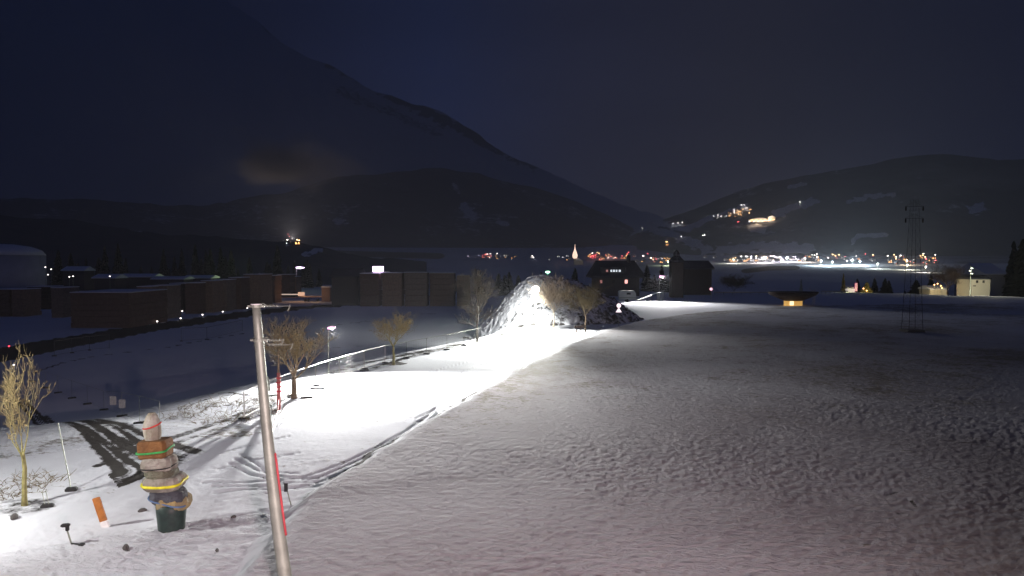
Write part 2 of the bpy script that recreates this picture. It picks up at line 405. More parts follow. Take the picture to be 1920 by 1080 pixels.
# tyre tracks in the road snow
for pp in [[(380, 905), (470, 905), (560, 897), (640, 870), (700, 842), (760, 808), (800, 780), (818, 765)],
           [(400, 912), (500, 912), (600, 892), (660, 868), (720, 838), (780, 798), (806, 778)],
           [(500, 925), (590, 905), (660, 878), (720, 850), (790, 808), (830, 780)],
           [(440, 860), (480, 880), (520, 893), (580, 898), (640, 888)], [(430, 868), (470, 890), (540, 905), (600, 900)],
           [(450, 852), (480, 868), (500, 885), (560, 888)], [(400, 925), (460, 918), (560, 915), (640, 903)],
           [(780, 785), (815, 768), (822, 775), (805, 788), (770, 792)], [(415, 850), (470, 835), (540, 818)], [(410, 880), (480, 862), (560, 850)],
           [(700, 725), (800, 700), (900, 672)], [(760, 735), (860, 700), (940, 670)]]:
    stroke(pp, 0.10, 0.40, depth=0.05)
for pp in [[(1120, 612), (1180, 610), (1260, 625), (1330, 640)], [(1150, 604), (1250, 612), (1380, 620), (1500, 624)], [(1180, 618), (1300, 628), (1420, 630)], [(1100, 640), (1130, 612), (1200, 604)]]:
    stroke(pp, 0.22, 0.45, depth=0.05)
for pp in [[(20, 968), (35, 975)], [(40, 905), (60, 915)], [(1550, 728), (1568, 732)], [(1660, 978), (1680, 972)], [(1708, 992), (1716, 1002)], [(1682, 1016), (1694, 1014)], [(1400, 855), (1408, 856)], [(232, 1028), (240, 1034)]]:
    stroke(pp, 0.11, 0.62)
# trees' scraped circles
for c, rr_ in [((550, 745), 0.6), ((740, 682), 1.5), ((895, 640), 0.8), ((1098, 620), 0.6)]:
    stroke([c, (c[0] + 1, c[1])], rr_, 0.8)
stroke([(18, 945), (60, 950)], 1.3, 0.50)
# far valley: woods and hedges among the snow fields
far_ = sstep(500, 900, RR)
wn = fbm(GX * 0.0016 + 3, GY * 0.0016, 5)
dirt += far_ * (0.28 + 0.9 * wn)
PXX, PYY = to_px(GX, GY, GZ)
def fstroke(pix, wpx, val, add=False):
    k = 1 - sstep(0.5, 1.0, seg_dist(PXX, PYY * 2.5, [(a, b * 2.5) for a, b in pix]) / wpx)
    k = k * far_
    if add: dirt[:] = dirt * (1 - k) + val * k
    else: np.maximum(dirt, val * k, out=dirt)
fstroke([(1390, 534), (1500, 530), (1620, 524), (1760, 516)], 75, 0.0, True)
fstroke([(860, 500), (1000, 497), (1110, 500)], 30, 0.0, True)
fstroke([(850, 468), (1000, 464), (1150, 466), (1240, 470)], 22, 0.0, True)
fstroke([(1350, 470), (1430, 462), (1500, 466)], 22, 0.05, True)
fstroke([(1400, 508), (1440, 503), (1490, 502)], 14, 0.9); fstroke([(1360, 486), (1500, 487), (1800, 482)], 10, 0.5)
fstroke([(620, 475), (820, 480)], 20, 0.8)
G_MAT = ground_material('snowy_ground')
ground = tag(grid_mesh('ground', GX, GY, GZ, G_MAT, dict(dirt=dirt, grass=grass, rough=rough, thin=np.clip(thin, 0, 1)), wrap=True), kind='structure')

# ================================================================== HILLS
H_MAT = ground_material('wooded_hillside', far=True, snow=(0.80, 0.82, 0.86), dirt=(0.075, 0.08, 0.085), grass=(0.12, 0.12, 0.12))
def hill_mesh(name, H, ncol, nrow, strokes, base):
    a = np.linspace(H.az[0] + 1e-4, H.az[-1] - 1e-4, ncol); t = np.concatenate([np.linspace(0, 1, nrow), np.linspace(1.04, 1.8, 8)])
    r = H.d0 + t * (H.d1 - H.d0); Rr, A = np.meshgrid(r, a, indexing='ij'); x = Rr * np.sin(A); y = Rr * np.cos(A); z = H.z(x, y)
    z = np.maximum(z, -120)
    d = np.full(x.shape, base) + 0.35 * fbm(x * 0.004, y * 0.004, 4)
    px, py = to_px(x, y, z)
    for pix, wpx, val in strokes:
        k = 1 - sstep(0.45, 1.0, seg_dist(px, py, pix) / wpx + 0.9 * fbm(px * 0.10, py * 0.22, 4)); d = d * (1 - k) + val * k
    return tag(grid_mesh(name, x, y, z, H_MAT, dict(dirt=d, grass=d * 0)), kind='structure')
hill_mesh('hillside', HR, 620, 150, [([(1285, 430), (1330, 408), (1370, 396), (1400, 388)], 7, 0.0), ([(1455, 402), (1490, 388), (1530, 378)], 9, 0.0), ([(1590, 378), (1630, 368), (1675, 365)], 6, 0.05),
    ([(1405, 425), (1430, 430)], 8, 0.1), ([(1600, 452), (1610, 442), (1660, 438)], 6, 0.1), ([(1820, 392), (1840, 390)], 11, 0.15), ([(1200, 425), (1260, 440), (1290, 452), (1330, 470)], 10, 0.15),
    ([(1230, 415), (1290, 432)], 8, 0.2), ([(1480, 352), (1510, 345)], 5, 0.2), ([(1350, 470), (1420, 462), (1520, 466)], 12, 0.1)], 0.85)
hill_mesh('wooded_hill', HC, 420, 110, [([(870, 385), (885, 405)], 12, 0.3), ([(935, 415), (950, 420)], 6, 0.3), ([(630, 415), (650, 420)], 8, 0.35), ([(850, 345), (860, 360)], 6, 0.4)], 0.8)
hill_mesh('dark_hill', HL, 320, 70, [([(570, 475), (600, 470)], 7, 0.2), ([(650, 472), (700, 474)], 4, 0.25), ([(245, 425), (262, 430)], 6, 0.3), ([(540, 455), (560, 440)], 8, 0.5)], 1.0)
hill_mesh('mountain', HF, 500, 120, [([(500, 50), (640, 130), (760, 190), (900, 260), (1000, 310)], 13, 0.8), ([(640, 170), (820, 250)], 12, 0.5)], -0.05)

# ------------------------------------------------------------------ night haze over the valley
bpy.ops.mesh.primitive_cube_add(size=1)
hz_ = bpy.context.object; hz_.name = 'haze'; hz_.dimensions = (17400, 17400, 6300); hz_.location = (0, 0, 6300 / 2 - 660)
hz_['kind'] = 'stuff'
hm = bpy.data.materials.new('haze_air'); hm.use_nodes = True; hm.node_tree.nodes.clear()
pv = hm.node_tree.nodes.new('ShaderNodeVolumePrincipled'); ho = hm.node_tree.nodes.new('ShaderNodeOutputMaterial')
pv.inputs['Color'].default_value = (.85, .9, 1, 1); pv.inputs['Density'].default_value = 0.00017
hm.node_tree.links.new(pv.outputs[0], ho.inputs['Volume']); hz_.data.materials.append(hm)

#PARTS
ORD = ['first', 'second', 'third', 'fourth', 'fifth', 'sixth', 'seventh', 'eighth', 'ninth', 'tenth', 'eleventh', 'twelfth']
# ------------------------------------------------------------------ shared materials
M_METAL = mat('galvanised_steel', (0.27, 0.30, 0.25), 0.5, 0.35, 3, 0.25, bump=0.15, bscale=30)
M_WHITE = mat('pale_painted_metal', (0.72, 0.72, 0.70), 0.4, 0.0, 8, 0.12)
M_BLACK = mat('black_rubber', (0.02, 0.02, 0.02), 0.8, nscale=20)
M_SNOW = mat('lying_snow', (0.74, 0.77, 0.82), 0.7, nscale=2, namt=0.08, bump=0.3, bscale=4)
M_DARKW = mat('dark_timber', (0.055, 0.035, 0.028), 0.85, nscale=5, namt=0.5)
M_BARK = mat('grey_brown_bark', (0.24, 0.18, 0.12), 0.9, nscale=9, namt=0.5, bump=0.6, bscale=25)
M_TWIG = mat('bare_twigs', (0.21, 0.165, 0.085), 0.9, nscale=12, namt=0.35)
M_LICHEN = mat('lichened_bark', (0.27, 0.25, 0.10), 0.9, nscale=7, namt=0.35, bump=0.5, bscale=25)
M_LTWIG = mat('lichened_twigs', (0.30, 0.24, 0.11), 0.9, nscale=12, namt=0.35)
def glow(name, col, s, sample=False): return mat(name, (0.8, 0.8, 0.8), 0.5, nscale=3, namt=0.02, emis=col, estr=s, sample=sample)
E_PINK = glow('pinkish_lamp_glass', (1.0, 0.50, 0.82), 2.6)
E_FLOOD = glow('floodlight_glass', (1.0, 1.0, 0.95), 30)
E_WARM = glow('warm_window', (1.0, 0.46, 0.15), 9); E_COLD = glow('cool_window', (0.95, 0.95, 1.0), 5); E_RED = glow('reddish_window', (1.0, 0.22, 0.16), 5)
E_VIO = glow('violet_white_lamp', (0.85, 0.62, 1.0), 6); E_DOT = glow('marker_light', (1.0, 0.9, 0.85), 5); E_REDDOT = glow('red_marker_light', (1.0, 0.05, 0.08), 5)

# ------------------------------------------------------------------ bare trees
def bare_tree(label, base, height, width, seed, mt=M_BARK, mtw=M_TWIG, trunk_h=0.3, style='round', lean=0.0, tr=0.035, dens=1.0, group=None, limbs=None):
    rnd = random.Random(seed); T = MB(); W = MB()
    root = thing('bare_tree', label, 'tree', base, rnd.uniform(0, 6), group)
    H = height; r0 = H * tr * 0.5
    th = H * trunk_h
    def twig(p, d, ln, r, depth):
        n = 3; pts = [p]; dd = d.copy()
        for i in range(n):
            dd = (dd + Vector((rnd.uniform(-.28, .28), rnd.uniform(-.28, .28), rnd.uniform(-.10, .26)))).normalized()
            pts.append(pts[-1] + dd * ln / n)
        rs = [max(r * (1 - 0.62 * i / n), 0.0075) for i in range(n + 1)]
        (T if depth == 0 else W).tube(pts, rs, 6 if depth == 0 else 3, cap=False)
        if depth >= 4: return
        k = int({0: 7, 1: 6, 2: 5, 3: 3}[depth] * dens + rnd.random())
        for i in range(k):
            t = 0.22 + 0.78 * (i + rnd.random()) / k; t = min(t, 0.999)
            a = pts[int(t * n)]; b = pts[min(int(t * n) + 1, n)]; q = a.lerp(b, t * n - int(t * n))
            side = dd.orthogonal().normalized(); side.rotate(Matrix.Rotation(rnd.uniform(0, 6.28), 3, dd))
            nd = (dd * rnd.uniform(.45, .9) + side * rnd.uniform(.45, .9) + Vector((0, 0, .18))).normalized()
            twig(q, nd, ln * rnd.uniform(.42, .66), rs[min(int(t * n), n)] * .62, depth + 1)
    top = th if style != 'column' else H * 0.93
    tp = [Vector((0, 0, -0.15))]; m = 6
    for i in range(1, m + 1):
        z = top * i / m; tp.append(Vector((lean * z + rnd.uniform(-.02, .02) * H * .3, rnd.uniform(-.02, .02) * H * .3, z)))
    trs = [r0 * (1.35 if i == 0 else 1) * (1 - (0.30 if style != 'column' else 0.85) * i / m) for i in range(m + 1)]
    T.tube(tp, trs, 9)
    if style == 'column':
        for i in range(int(26 * dens)):
            t = trunk_h + (1 - trunk_h) * i / (26 * dens); z = t * top; a = i * 2.4
            q = tp[min(int(t * m), m)].lerp(tp[min(int(t * m) + 1, m)], t * m - int(t * m))
            prof = math.sin(math.pi * min(1, (t - trunk_h) / (1 - trunk_h) * .8 + .25))
            d = Vector((math.cos(a), math.sin(a), .75)).normalized()
            twig(q, d, width * .52 * (prof + .15), r0 * .28 * (1.2 - t), 1)
    else:
        nl = limbs or 7
        for i in range(nl):
            a = i * 2 * math.pi / nl + rnd.uniform(-.3, .3); up = rnd.uniform(.9, 2.0) if i else 3.0
            if style == 'vase': up = rnd.uniform(1.2, 2.6)
            d = Vector((math.cos(a), math.sin(a), up)).normalized()
            ln = min((H - th) / max(d.z, .4) * .62, width * .62 / max(math.hypot(d.x, d.y), .3))
            twig(tp[-1] - Vector((0, 0, rnd.uniform(0, .18) * th)), d, ln * rnd.uniform(.85, 1.1), trs[-1] * rnd.uniform(.42, .6), 0)
    # normalise crown to the wanted size
    zs = max(v[2] for v in W.v); k = (H - th * .6) / (zs - th * .6)
    xs = sorted(abs(v[0]) for v in W.v)[int(len(W.v) * .97)]; kx = (width / 2) / xs
    for A in (T, W):
        A.v = [((x - lean * z) * (1 + (kx - 1) * min(1, max(0, (z - th * .8) / (H * .2)))) + lean * z, y * (1 + (kx - 1) * min(1, max(0, (z - th * .8) / (H * .2)))),
                z if z < th * .6 else th * .6 + (z - th * .6) * k) for x, y, z in A.v]
    T.build('trunk', mt, root, True); W.build('crown', mtw, root)
    return root
def mpp(base): return base[1] / F
def ghit(px, py):
    p = hit(px, py, ground_z)
    if p.y > 215:
        x, y = flat(px, py); p = Vector((x, y, gz(x, y)))
    return p
def gtree(px, py, ytop, wpx, *a, **k):
    b = ghit(px, py); return bare_tree(a[0], b, (py - ytop) * mpp(b), wpx * mpp(b), *a[1:], **k)
gtree(552, 747, 570, 98, 'bare vase-shaped tree with pink-lit twigs beside the red marker post', 11, trunk_h=.26, style='vase', tr=.055, dens=.9)
gtree(738, 684, 572, 72, 'bare yellowish lichened tree with a round crown beside the construction fence', 12, mt=M_LICHEN, mtw=M_LTWIG, trunk_h=.36, tr=.05, dens=.85, style='vase')
gtree(895, 640, 498, 66, 'slender bare tree with low branches at the left foot of the mound', 13, mt=mat('dark_bark', (.10, .085, .07), .9), mtw=mat('dark_fine_twigs', (.10, .085, .06), .9), trunk_h=.16, style='column', tr=.03, dens=1.1)
gtree(1038, 614, 508, 84, 'bare tree with a broad crown lit pale by the floodlight', 14, mt=mat('pale_bark', (.5, .42, .30), .9), mtw=mat('pale_twigs', (.50, .40, .28), .9), trunk_h=.30, tr=.03, style='vase')
gtree(1098, 621, 522, 80, 'bare brownish tree with a bench at its foot, before the mound', 15, trunk_h=.34, tr=.032, style='vase')
gtree(46, 947, 625, 175, 'bare forked tree on the bank at the left edge, wrapped with a pink band', 16, mt=M_LICHEN, mtw=M_LTWIG, trunk_h=.34, style='vase', tr=.03, lean=-.20, limbs=4, dens=.75)

# low brush on the bank
def brush(px, py, wm, hm, seed, label, group):
    b = ghit(px, py); rnd = random.Random(seed); m = MB()
    for i in range(46):
        a = rnd.uniform(0, 6.28); r = wm * math.sqrt(rnd.random()) / 2; p = Vector((r * math.cos(a) * 1.6, r * math.sin(a), 0))
        wz = gz(b.x + p.x, b.y + p.y) - b.z; p.z = wz - .03
        d = Vector((rnd.uniform(-1, 1), rnd.uniform(-1, 1), rnd.uniform(.15, .9))).normalized(); ln = hm * rnd.uniform(.5, 1.3)
        q = p + d * ln * .5; e = q + (d + Vector((rnd.uniform(-.5, .5), rnd.uniform(-.5, .5), -.2))).normalized() * ln * .6
        m.tube([p, q, e], [.014, .01, .005], 3, cap=False)
        for k in range(2):
            s = q + Vector((rnd.uniform(-.4, .4), rnd.uniform(-.4, .4), rnd.uniform(0, .4))) * ln * .7; m.tube([q, s], [.008, .004], 3, cap=False)
    o = m.build('low_brush', M_TWIG); o.location = b; tag(o, label, 'brush', group)
for i, (x, y, wm) in enumerate([(395, 762, 3.0), (440, 752, 3.0), (465, 775, 2.4), (420, 790, 2.2), (350, 780, 2.2), (480, 757, 2.0), (20, 925, 1.6), (60, 905, 1.6)]):
    brush(x, y, wm, .55, i, 'low bare scrub poking through the snow on the bank, %s clump from the left' % ORD[[3, 5, 6, 4, 2, 7, 0, 1][i]], 'scrub on the bank')

# ------------------------------------------------------------------ gravel mound
MC = Vector((6.4, 113.0, 0))
def build_mound():
    nr, nc = 130, 420
    t = np.linspace(0, 1, nr)[:, None] * np.ones((1, nc)); a = np.linspace(0, 2 * math.pi, nc, endpoint=False)[None, :] * np.ones((nr, 1))
    rx = np.where(np.cos(a) > 0, 14.2, 12.5); ry = 12.0
    wob = 1 + 0.06 * fbm(np.cos(a) * 1.5 + 5, np.sin(a) * 1.5, 3)
    x = MC.x + rx * t * np.cos(a) * wob - 2.0 * (1 - t); y = MC.y + ry * t * np.sin(a) * wob
    h = 6.8 * (1 - t ** 1.65) * (1 + .07 * fbm(np.cos(a) * 2, np.sin(a) * 2 + t, 3))
    env = np.clip(t * 4, .25, 1) * (1 - sstep(.93, 1, t) * .6)
    rub = 0.62 * np.abs(fbm(x * .8, y * .8, 4)) + 0.42 * np.abs(fbm(x * 2.6, y * 2.6, 3))
    h = h + rub * env - .2 + .8 * fbm(x * .16 + 3, y * .16, 2) * env + .3 * fbm(x * .25, y * .25, 2) * env
    z = ground_z(x, y) * np.clip(t, 0, 1) + h - 0.25 * sstep(.9, 1, t)
    side = sstep(-4, 8, x - MC.x)
    d = .26 + .26 * side + .9 * (rub - .18) + .3 * fbm(x * 1.3 + 7, y * 1.3, 4) - .25 * sstep(.5, .1, t)
    m = ground_material('snow_dusted_rubble', dscale=2.6, dirt=(0.045, 0.042, 0.04)); 
    o = grid_mesh('mound', x, y, z, m, dict(dirt=d, grass=d * 0 + .05, rough=d * 0 + .9), wrap=True)
    tag(o, 'tall heap of dark rubble dusted with snow behind the floodlight', 'mound')
build_mound()
def rocks():
    rnd = random.Random(5); m = MB()
build_rock_m = mat('dark_rock', (0.09, 0.085, 0.08), .9, nscale=4)
for i in range(34):
    rnd = random.Random(100 + i); a = rnd.uniform(math.pi * 1.02, math.pi * 1.98); t = rnd.uniform(.93, 1.06)
    x = MC.x + 13.3 * math.cos(a) * t; y = MC.y + 12 * math.sin(a) * t; s = rnd.uniform(.14, .4)
    m = MB(); m.lathe((0, 0, 0), [(s * rnd.uniform(.7, 1), -.1), (s * rnd.uniform(.9, 1.2), s * .3), (s * rnd.uniform(.4, .7), s * .7)], 7, sq=rnd.uniform(.6, 1))
    o = m.build('boulder', build_rock_m); o.location = (x, y, gz(x, y) + .02); o.rotation_euler = (rnd.uniform(-.2, .2), rnd.uniform(-.2, .2), rnd.uniform(0, 6)); tag(o, 'dark stone lying at the foot of the rubble mound', 'stone', 'stones fallen at the foot of the mound')

# ------------------------------------------------------------------ near steel pole
def near_pole():
    top = at(480, 572, 16.0); bot = at(540.5, 1080, 16.0); d = (top - bot).normalized()
    b = bot + d * (-(bot.z + .3) / d.z)
    root = thing('utility_pole', 'tall leaning galvanised steel pole in the foreground with wire brackets', 'pole', b)
    ax = top - b; Ln = ax.length; dn = ax.normalized()
    m = MB(); k = 16; pts = [dn * Ln * i / k for i in range(k + 1)]
    # gentle bow, as the pole has in the photo
    bow = [Vector((-0.10 * math.sin(math.pi * min(1, i / k)), 0, 0)) for i in range(k + 1)]
    P = [p + q for p, q in zip(pts, bow)]
    m.tube(P, [.175 - .085 * i / k for i in range(k + 1)], 14).build('shaft', M_METAL, root, True)
    c = MB(); c.lathe(P[-1], [(.0, -.01), (.115, -.01), (.115, .03), (.0, .035)], 16).build('cap', M_WHITE, root)
    def along(z):
        for i in range(k):
            if P[i].z + b.z <= z <= P[i + 1].z + b.z:
                t = (z - P[i].z - b.z) / (P[i + 1].z - P[i].z); return P[i].lerp(P[i + 1], t)
        return P[-1]
    for y, lines in ((574, (0,)), (638, (0, .10))):
        z = CAMZ - (y - 490) / F * 16
        q = along(z)
        br = MB(); br.lathe(q, [(.10, -.03), (.128, -.03), (.128, .03), (.10, .03)], 16)
        br.box(q + Vector((.15, -.02, 0)), (.10, .05, .05)); br.box(q + Vector((-.15, -.02, 0)), (.06, .05, .04)); co = br.build('bracket', M_METAL, root)
        for dz in lines:
            a = MB(); s = q + Vector((.12, -.03, .02 - dz)); ln = .66 if dz or y < 600 else .46
            a.tube([s, s + Vector((ln * .5, -.05, -.02)), s + Vector((ln, -.08, -.01))], .008, 6)
            for j in range(4):                       # ice-covered insulator discs
                cc = s + Vector((.14 + j * .075, -.03, -.012)); a.tube([cc - Vector((.012, 0, 0)), cc + Vector((.012, 0, 0))], .022, 8)
                a.tube([cc + Vector((0, 0, .03)), cc + Vector((.045, 0, -.045)), cc + Vector((.06, 0, .03))], .004, 5)
            e = s + Vector((ln, -.08, -.01)); a.tube([e + Vector((.01, 0, .03)), e + Vector((-.01, 0, -.05)), e + Vector((-.05, 0, -.11))], .013, 6)
            a.tube([s + Vector((0, 0, 0)), s + Vector((.05, -.01, .05)), s + Vector((.12, -.02, .0))], .009, 5)
            a.build('wire_arm', M_METAL, co)
    # red cable sagging from the post behind, then clipped down the pole
    rc = MB(); path = [at(523, 748, 43.5) - b, at(521, 768, 38) - b, at(515, 792, 28) - b, at(509, 815, 20) - b, at(507, 838, 16.4) - b]
    for y in range(855, 1010, 22):
        z = CAMZ - (y - 490) / F * 16; q = along(z); rr = .175 - .085 * (q.length / Ln); path.append(q + Vector((rr + .02, -.03, 0)))
    rc.tube(path, .026, 8).build('red_cable', mat('red_cable_sheath', (.42, .05, .06), .5, nscale=4), root, True)
    return root
near_pole()

# ------------------------------------------------------------------ cairn of strapped stones
def rng_(a, b, rnd): return rnd.uniform(a, b)
def cairn():
    D = CAMZ * F / (997 - 490); base = at(322, 995, D); base.z = gz(base.x, base.y)
    u = D / F
    root = thing('stone_cairn', 'tall sculpture of stacked strapped stones standing on a green drum', 'cairn', base)
    m = MB(); m.lathe((0, 0, 0), [(.40, -.15), (.42, 0), (.44, .25), (.47, .6), (.48, .84), (.44, .86)], 26).build('drum', mat('green_painted_drum', (.022, .040, .034), .5, nscale=5, namt=.4), root, True)
    def X(px): return (px - 322) * u
    def Zz(py): return (995 - py) * u
    def stone(name, cx, ytop, ybot, wpx, col, col2, seed, tilt=0.0, sq=.8, topk=.8, botk=.8, boxy=3.2, amp=.06, peak=.5, rough_=.08):
        rnd = random.Random(seed); n = 22; jit = [rnd.uniform(-1, 1) for _ in range(22)]; hgt = (ybot - ytop) * u; W = wpx * u / 2; o = MB(); L_ = 9
        ph = [rnd.uniform(0, 6.28) for _ in range(4)]
        for i in range(L_):
            t = i / (L_ - 1); e = 1 - (botk if t < peak else topk)
            kk = 1 - e * (abs(t - peak) / (peak if t < peak else 1 - peak)) ** 2.2
            if i in (0, L_ - 1): kk *= .90
            for k in range(n):
                a = 2 * math.pi * k / n; ca, sa = math.cos(a), math.sin(a)
                rr = (abs(ca) ** boxy + abs(sa) ** boxy) ** (-1 / boxy)
                rr *= 1 + amp * math.sin(2 * a + ph[0]) + amp * .6 * math.sin(3 * a + ph[1] + t) + amp * .3 * math.sin(7 * a + ph[2] + 3 * t) + (jit[k] * .055 + rnd.uniform(-.03, .03)) * (amp > .02) + rnd.uniform(-.01, .01)
                x = W * kk * rr * ca; y = W * sq * kk * rr * sa; z = (t - .5) * hgt
                o.v.append((x * math.cos(tilt) - z * math.sin(tilt) + X(cx), y, x * math.sin(tilt) + z * math.cos(tilt) + Zz((ytop + ybot) / 2)))
        for i in range(L_ - 1):
            for k in range(n): o.f.append((i*n+k, i*n+(k+1) % n, (i+1)*n+(k+1) % n, (i+1)*n+k))
        o.f += [tuple(range(n - 1, -1, -1)), tuple((L_-1)*n+k for k in range(n))]
        ob = o.build(name, mat(name + '_surface', col, .85, nscale=3.2, col2=col2, bump=1.0, bscale=14), root, False)
        def strap(py0, py1, colr, wd=.045, label=None):
            s = MB(); pts = []
            for k in range(41):
                a = 2 * math.pi * k / 40; ca, sa = math.cos(a), math.sin(a)
                rr = (abs(ca) ** boxy + abs(sa) ** boxy) ** (-1 / boxy) * (1 + amp * math.sin(2 * a + ph[0]) + amp * .6 * math.sin(3 * a + ph[1] + .5)) * 1.0
                px_ = W * rr * ca; zz = Zz(py0) * (1 - (ca + 1) / 2) + Zz(py1) * (ca + 1) / 2 + .06 * math.sin(a) * (1 if sa < 0 else .2)
                pts.append(Vector((X(cx) + px_, W * sq * rr * sa, zz)))
            s.tube(pts, wd * .75, 6, cap=False); s.build('strap', mat('strap_' + name, colr, .55, nscale=6), ob, True)
        return strap
    stone('bottom_stone', 327, 930, 964, 58, (.30, .22, .09), (.2, .17, .10), 1, tilt=.02, botk=.5, topk=.9)
    s = stone('dark_slate', 317, 915, 952, 66, (.07, .075, .085), (.035, .037, .045), 2, tilt=-.16, botk=.6, topk=.92, sq=.7, boxy=4); s(930, 948, (.10, .17, .30), .04)
    s = stone('broad_stone', 311, 893, 921, 76, (.30, .28, .235), (.17, .155, .12), 3, tilt=.04, botk=.72, topk=.9); s(906, 903, (.75, .70, .03), .065)
    stone('layered_stone', 304, 878, 898, 60, (.16, .155, .11), (.09, .09, .06), 4, tilt=-.10, topk=.9, botk=.85)
    s = stone('pale_stone', 301, 856, 884, 59, (.34, .325, .28), (.19, .175, .14), 5, tilt=.0, botk=.9, topk=.86, boxy=4); s(874, 872, (.015, .015, .015), .03)
    s = stone('brown_block', 294, 825, 858, 55, (.20, .095, .03), (.13, .06, .02), 6, tilt=.05, topk=.98, botk=.96, boxy=9, amp=.01); s(846, 840, (.04, .34, .08), .05)
    s = stone('standing_stone', 289, 774, 827, 31, (.38, .365, .31), (.22, .20, .14), 7, tilt=.03, topk=.42, botk=.85, peak=.4, boxy=2.4, sq=.75); s(802, 793, (.60, .05, .04), .035)
    return root
cairn()

# ------------------------------------------------------------------ small things near the camera
def beacon():
    b = ghit(198, 988); b.z = gz(b.x, b.y); root = thing('beacon_board', 'orange and white warning board standing askew left of the cairn', 'marker', b)
    u = b.y / F; m = MB(); mt = Matrix.Rotation(R(-17), 4, 'Y')
    m.box((0, 0, .62), (.26, .09, .86), m=mt, bevel=.02).build('orange_panel', mat('orange_plastic', (.36, .13, .025), .6, nscale=4, namt=.3), root)
    m = MB(); m.box((0, 0, .08), (.27, .095, .30), m=mt, bevel=.02).build('white_foot_panel', M_WHITE, root)
beacon()
def small_stand():
    b = ghit(134, 1021); root = thing('bent_stand', 'small bent metal stand lying in the bright snow at lower left', 'stand', b); u = b.y / F
    m = MB(); m.tube([(0, 0, .03), (-.17, 0, .60)], .026, 8).build('rod', M_METAL, root)
    m = MB(); m.tube([(0, 0, .03), (.40, -.12, .03)], .03, 8); m.box((.40, -.12, .04), (.16, .16, .07), bevel=.02).build('foot', M_BLACK, root)
    m = MB(); m.box((-.18, 0, .62), (.26, .16, .10), rot=.3, bevel=.03); m.box((-.12, 0, .52), (.10, .10, .16), bevel=.02).build('head', M_BLACK, root)
small_stand()
def reservoir(px, py, s, label):
    b = ghit(px, py); m = MB(); rnd = random.Random(int(px)); m.lathe((0, 0, 0), [(s * .8, -.05), (s, s * .3), (s * .5, s * .7)], 8, sq=.55)
    o = m.build('stone', build_rock_m); o.location = b; o.rotation_euler = (0, 0, rnd.uniform(0, 3)); tag(o, label, 'stone')
reservoir(27, 972, .22, 'small dark lump on bright snow at the far left edge')
reservoir(267, 959, .16, 'small dark stone just left of the green drum')
reservoir(236, 1029, .18, 'small dark stone in front of the warning board')
reservoir(438, 970, .10, 'small dark stone between cairn and pole')
reservoir(407, 1033, .10, 'small stone low in front of the green drum')
def info_post():
    b = ghit(547, 947); root = thing('marker_post', 'short dark marker post with small plate right of the steel pole', 'post', b)
    m = MB(); m.tube([(0, 0, -.1), (-.16, 0, .55)], .025, 6).build('post', M_METAL, root)
    m = MB(); m.box((-.20, -.02, .66), (.14, .03, .32), bevel=.01).build('plate', M_BLACK, root)
info_post()
def red_post():
    b = ghit(523, 768); root = thing('hydrant_post', 'red and white banded post with a grey panel beside it left of the bare tree', 'post', b)
    H = (768 - 655) * b.y / F
    m = MB(); m.tube([(0, 0, -.2), (0, 0, H * .62)], .11, 10).build('shaft', mat('faded_red_paint', (.50, .16, .15), .6, nscale=5), root, True)
    m = MB(); m.tube([(0, 0, H * .62), (.02, 0, H)], [.07, .04], 8).build('tip', M_BARK, root)
    rbm = mat('red_band', (.55, .03, .05), .5, nscale=5)
    for i in range(4): MB().lathe((0, 0, H * (.30 + .075 * i)), [(.1, 0), (.16, 0), (.16, .07), (.1, .07)], 12).build('red_band', rbm, root)
    m = MB(); m.tube([(0, 0, H * .25), (-.85, .1, H * .22)], .06, 6).build('cross_bar', M_METAL, root)
    m = MB(); m.box((-.42, .05, H * .45), (.22, .05, .85), m=Matrix.Rotation(R(-9), 4, 'Y'), bevel=.02).build('grey_panel', M_METAL, root)
red_post()

# ------------------------------------------------------------------ construction fence
def fence_panel(a, b, label, group, h=1.55, wires=True, mt=M_METAL, fr=1.0):
    a = Vector(a); b = Vector(b); v = b - a; L_ = v.length; dirn = v.normalized()
    root = thing('fence_panel', label, 'fence panel', a, 0, group)
    m = MB(); up = Vector((0, 0, 1))
    m.tube([Vector((0, 0, .05)), up * h], .030 * fr, 6); m.tube([v + up * .05, v + up * h], .030 * fr, 6)
    m.tube([up * h, v + up * h], .028 * fr, 6); m.tube([up * .15, v + up * .15], .016 * fr, 6); m.build('frame', mt, root)
    w_ = MB(); n = int(L_ / .28)
    for i in range(1, n): p = v * i / n; w_.tube([p + up * .15, p + up * h], .004, 3, cap=False)
    for i in range(1, 7): q = up * (.15 + (h - .15) * i / 7); w_.tube([q, v + q], .004, 3, cap=False)
    if wires: w_.build('wire_mesh', mt, root)
    f = MB(); perp = Vector((-dirn.y, dirn.x, 0)); ang = math.atan2(perp.y, perp.x)
    f.box((0, 0, .04), (.62, .22, .14), rot=ang, bevel=.03).build('foot', M_BLACK, root)
    return root
FP = [(458, 786), (500, 762), (548, 742), (592, 724), (636, 708), (683, 692), (722, 681), (762, 672), (800, 664), (838, 656), (870, 648), (900, 641)]
for i in range(len(FP) - 1):
    a, b = ghit(*FP[i]), ghit(*FP[i + 1])
    fence_panel(a, b, ('shiny mesh fence panel along the road left of the lichened tree, %s from the left' % ORD[i]) if i < 6 else 'dim mesh fence panel between the lichened tree and the mound, %s from the left' % ORD[i - 6], 'bright fence panels' if i < 6 else 'dim fence panels', mt=M_WHITE if i < 6 else M_METAL, fr=1.5 if i < 6 else .7)
FQ = [(60, 716), (86, 728), (109, 737), (135, 747), (164, 758), (195, 769), (229, 781), (262, 794), (300, 806)]
M_DIM = mat('dull_steel', (.12, .12, .12), .6, .3)
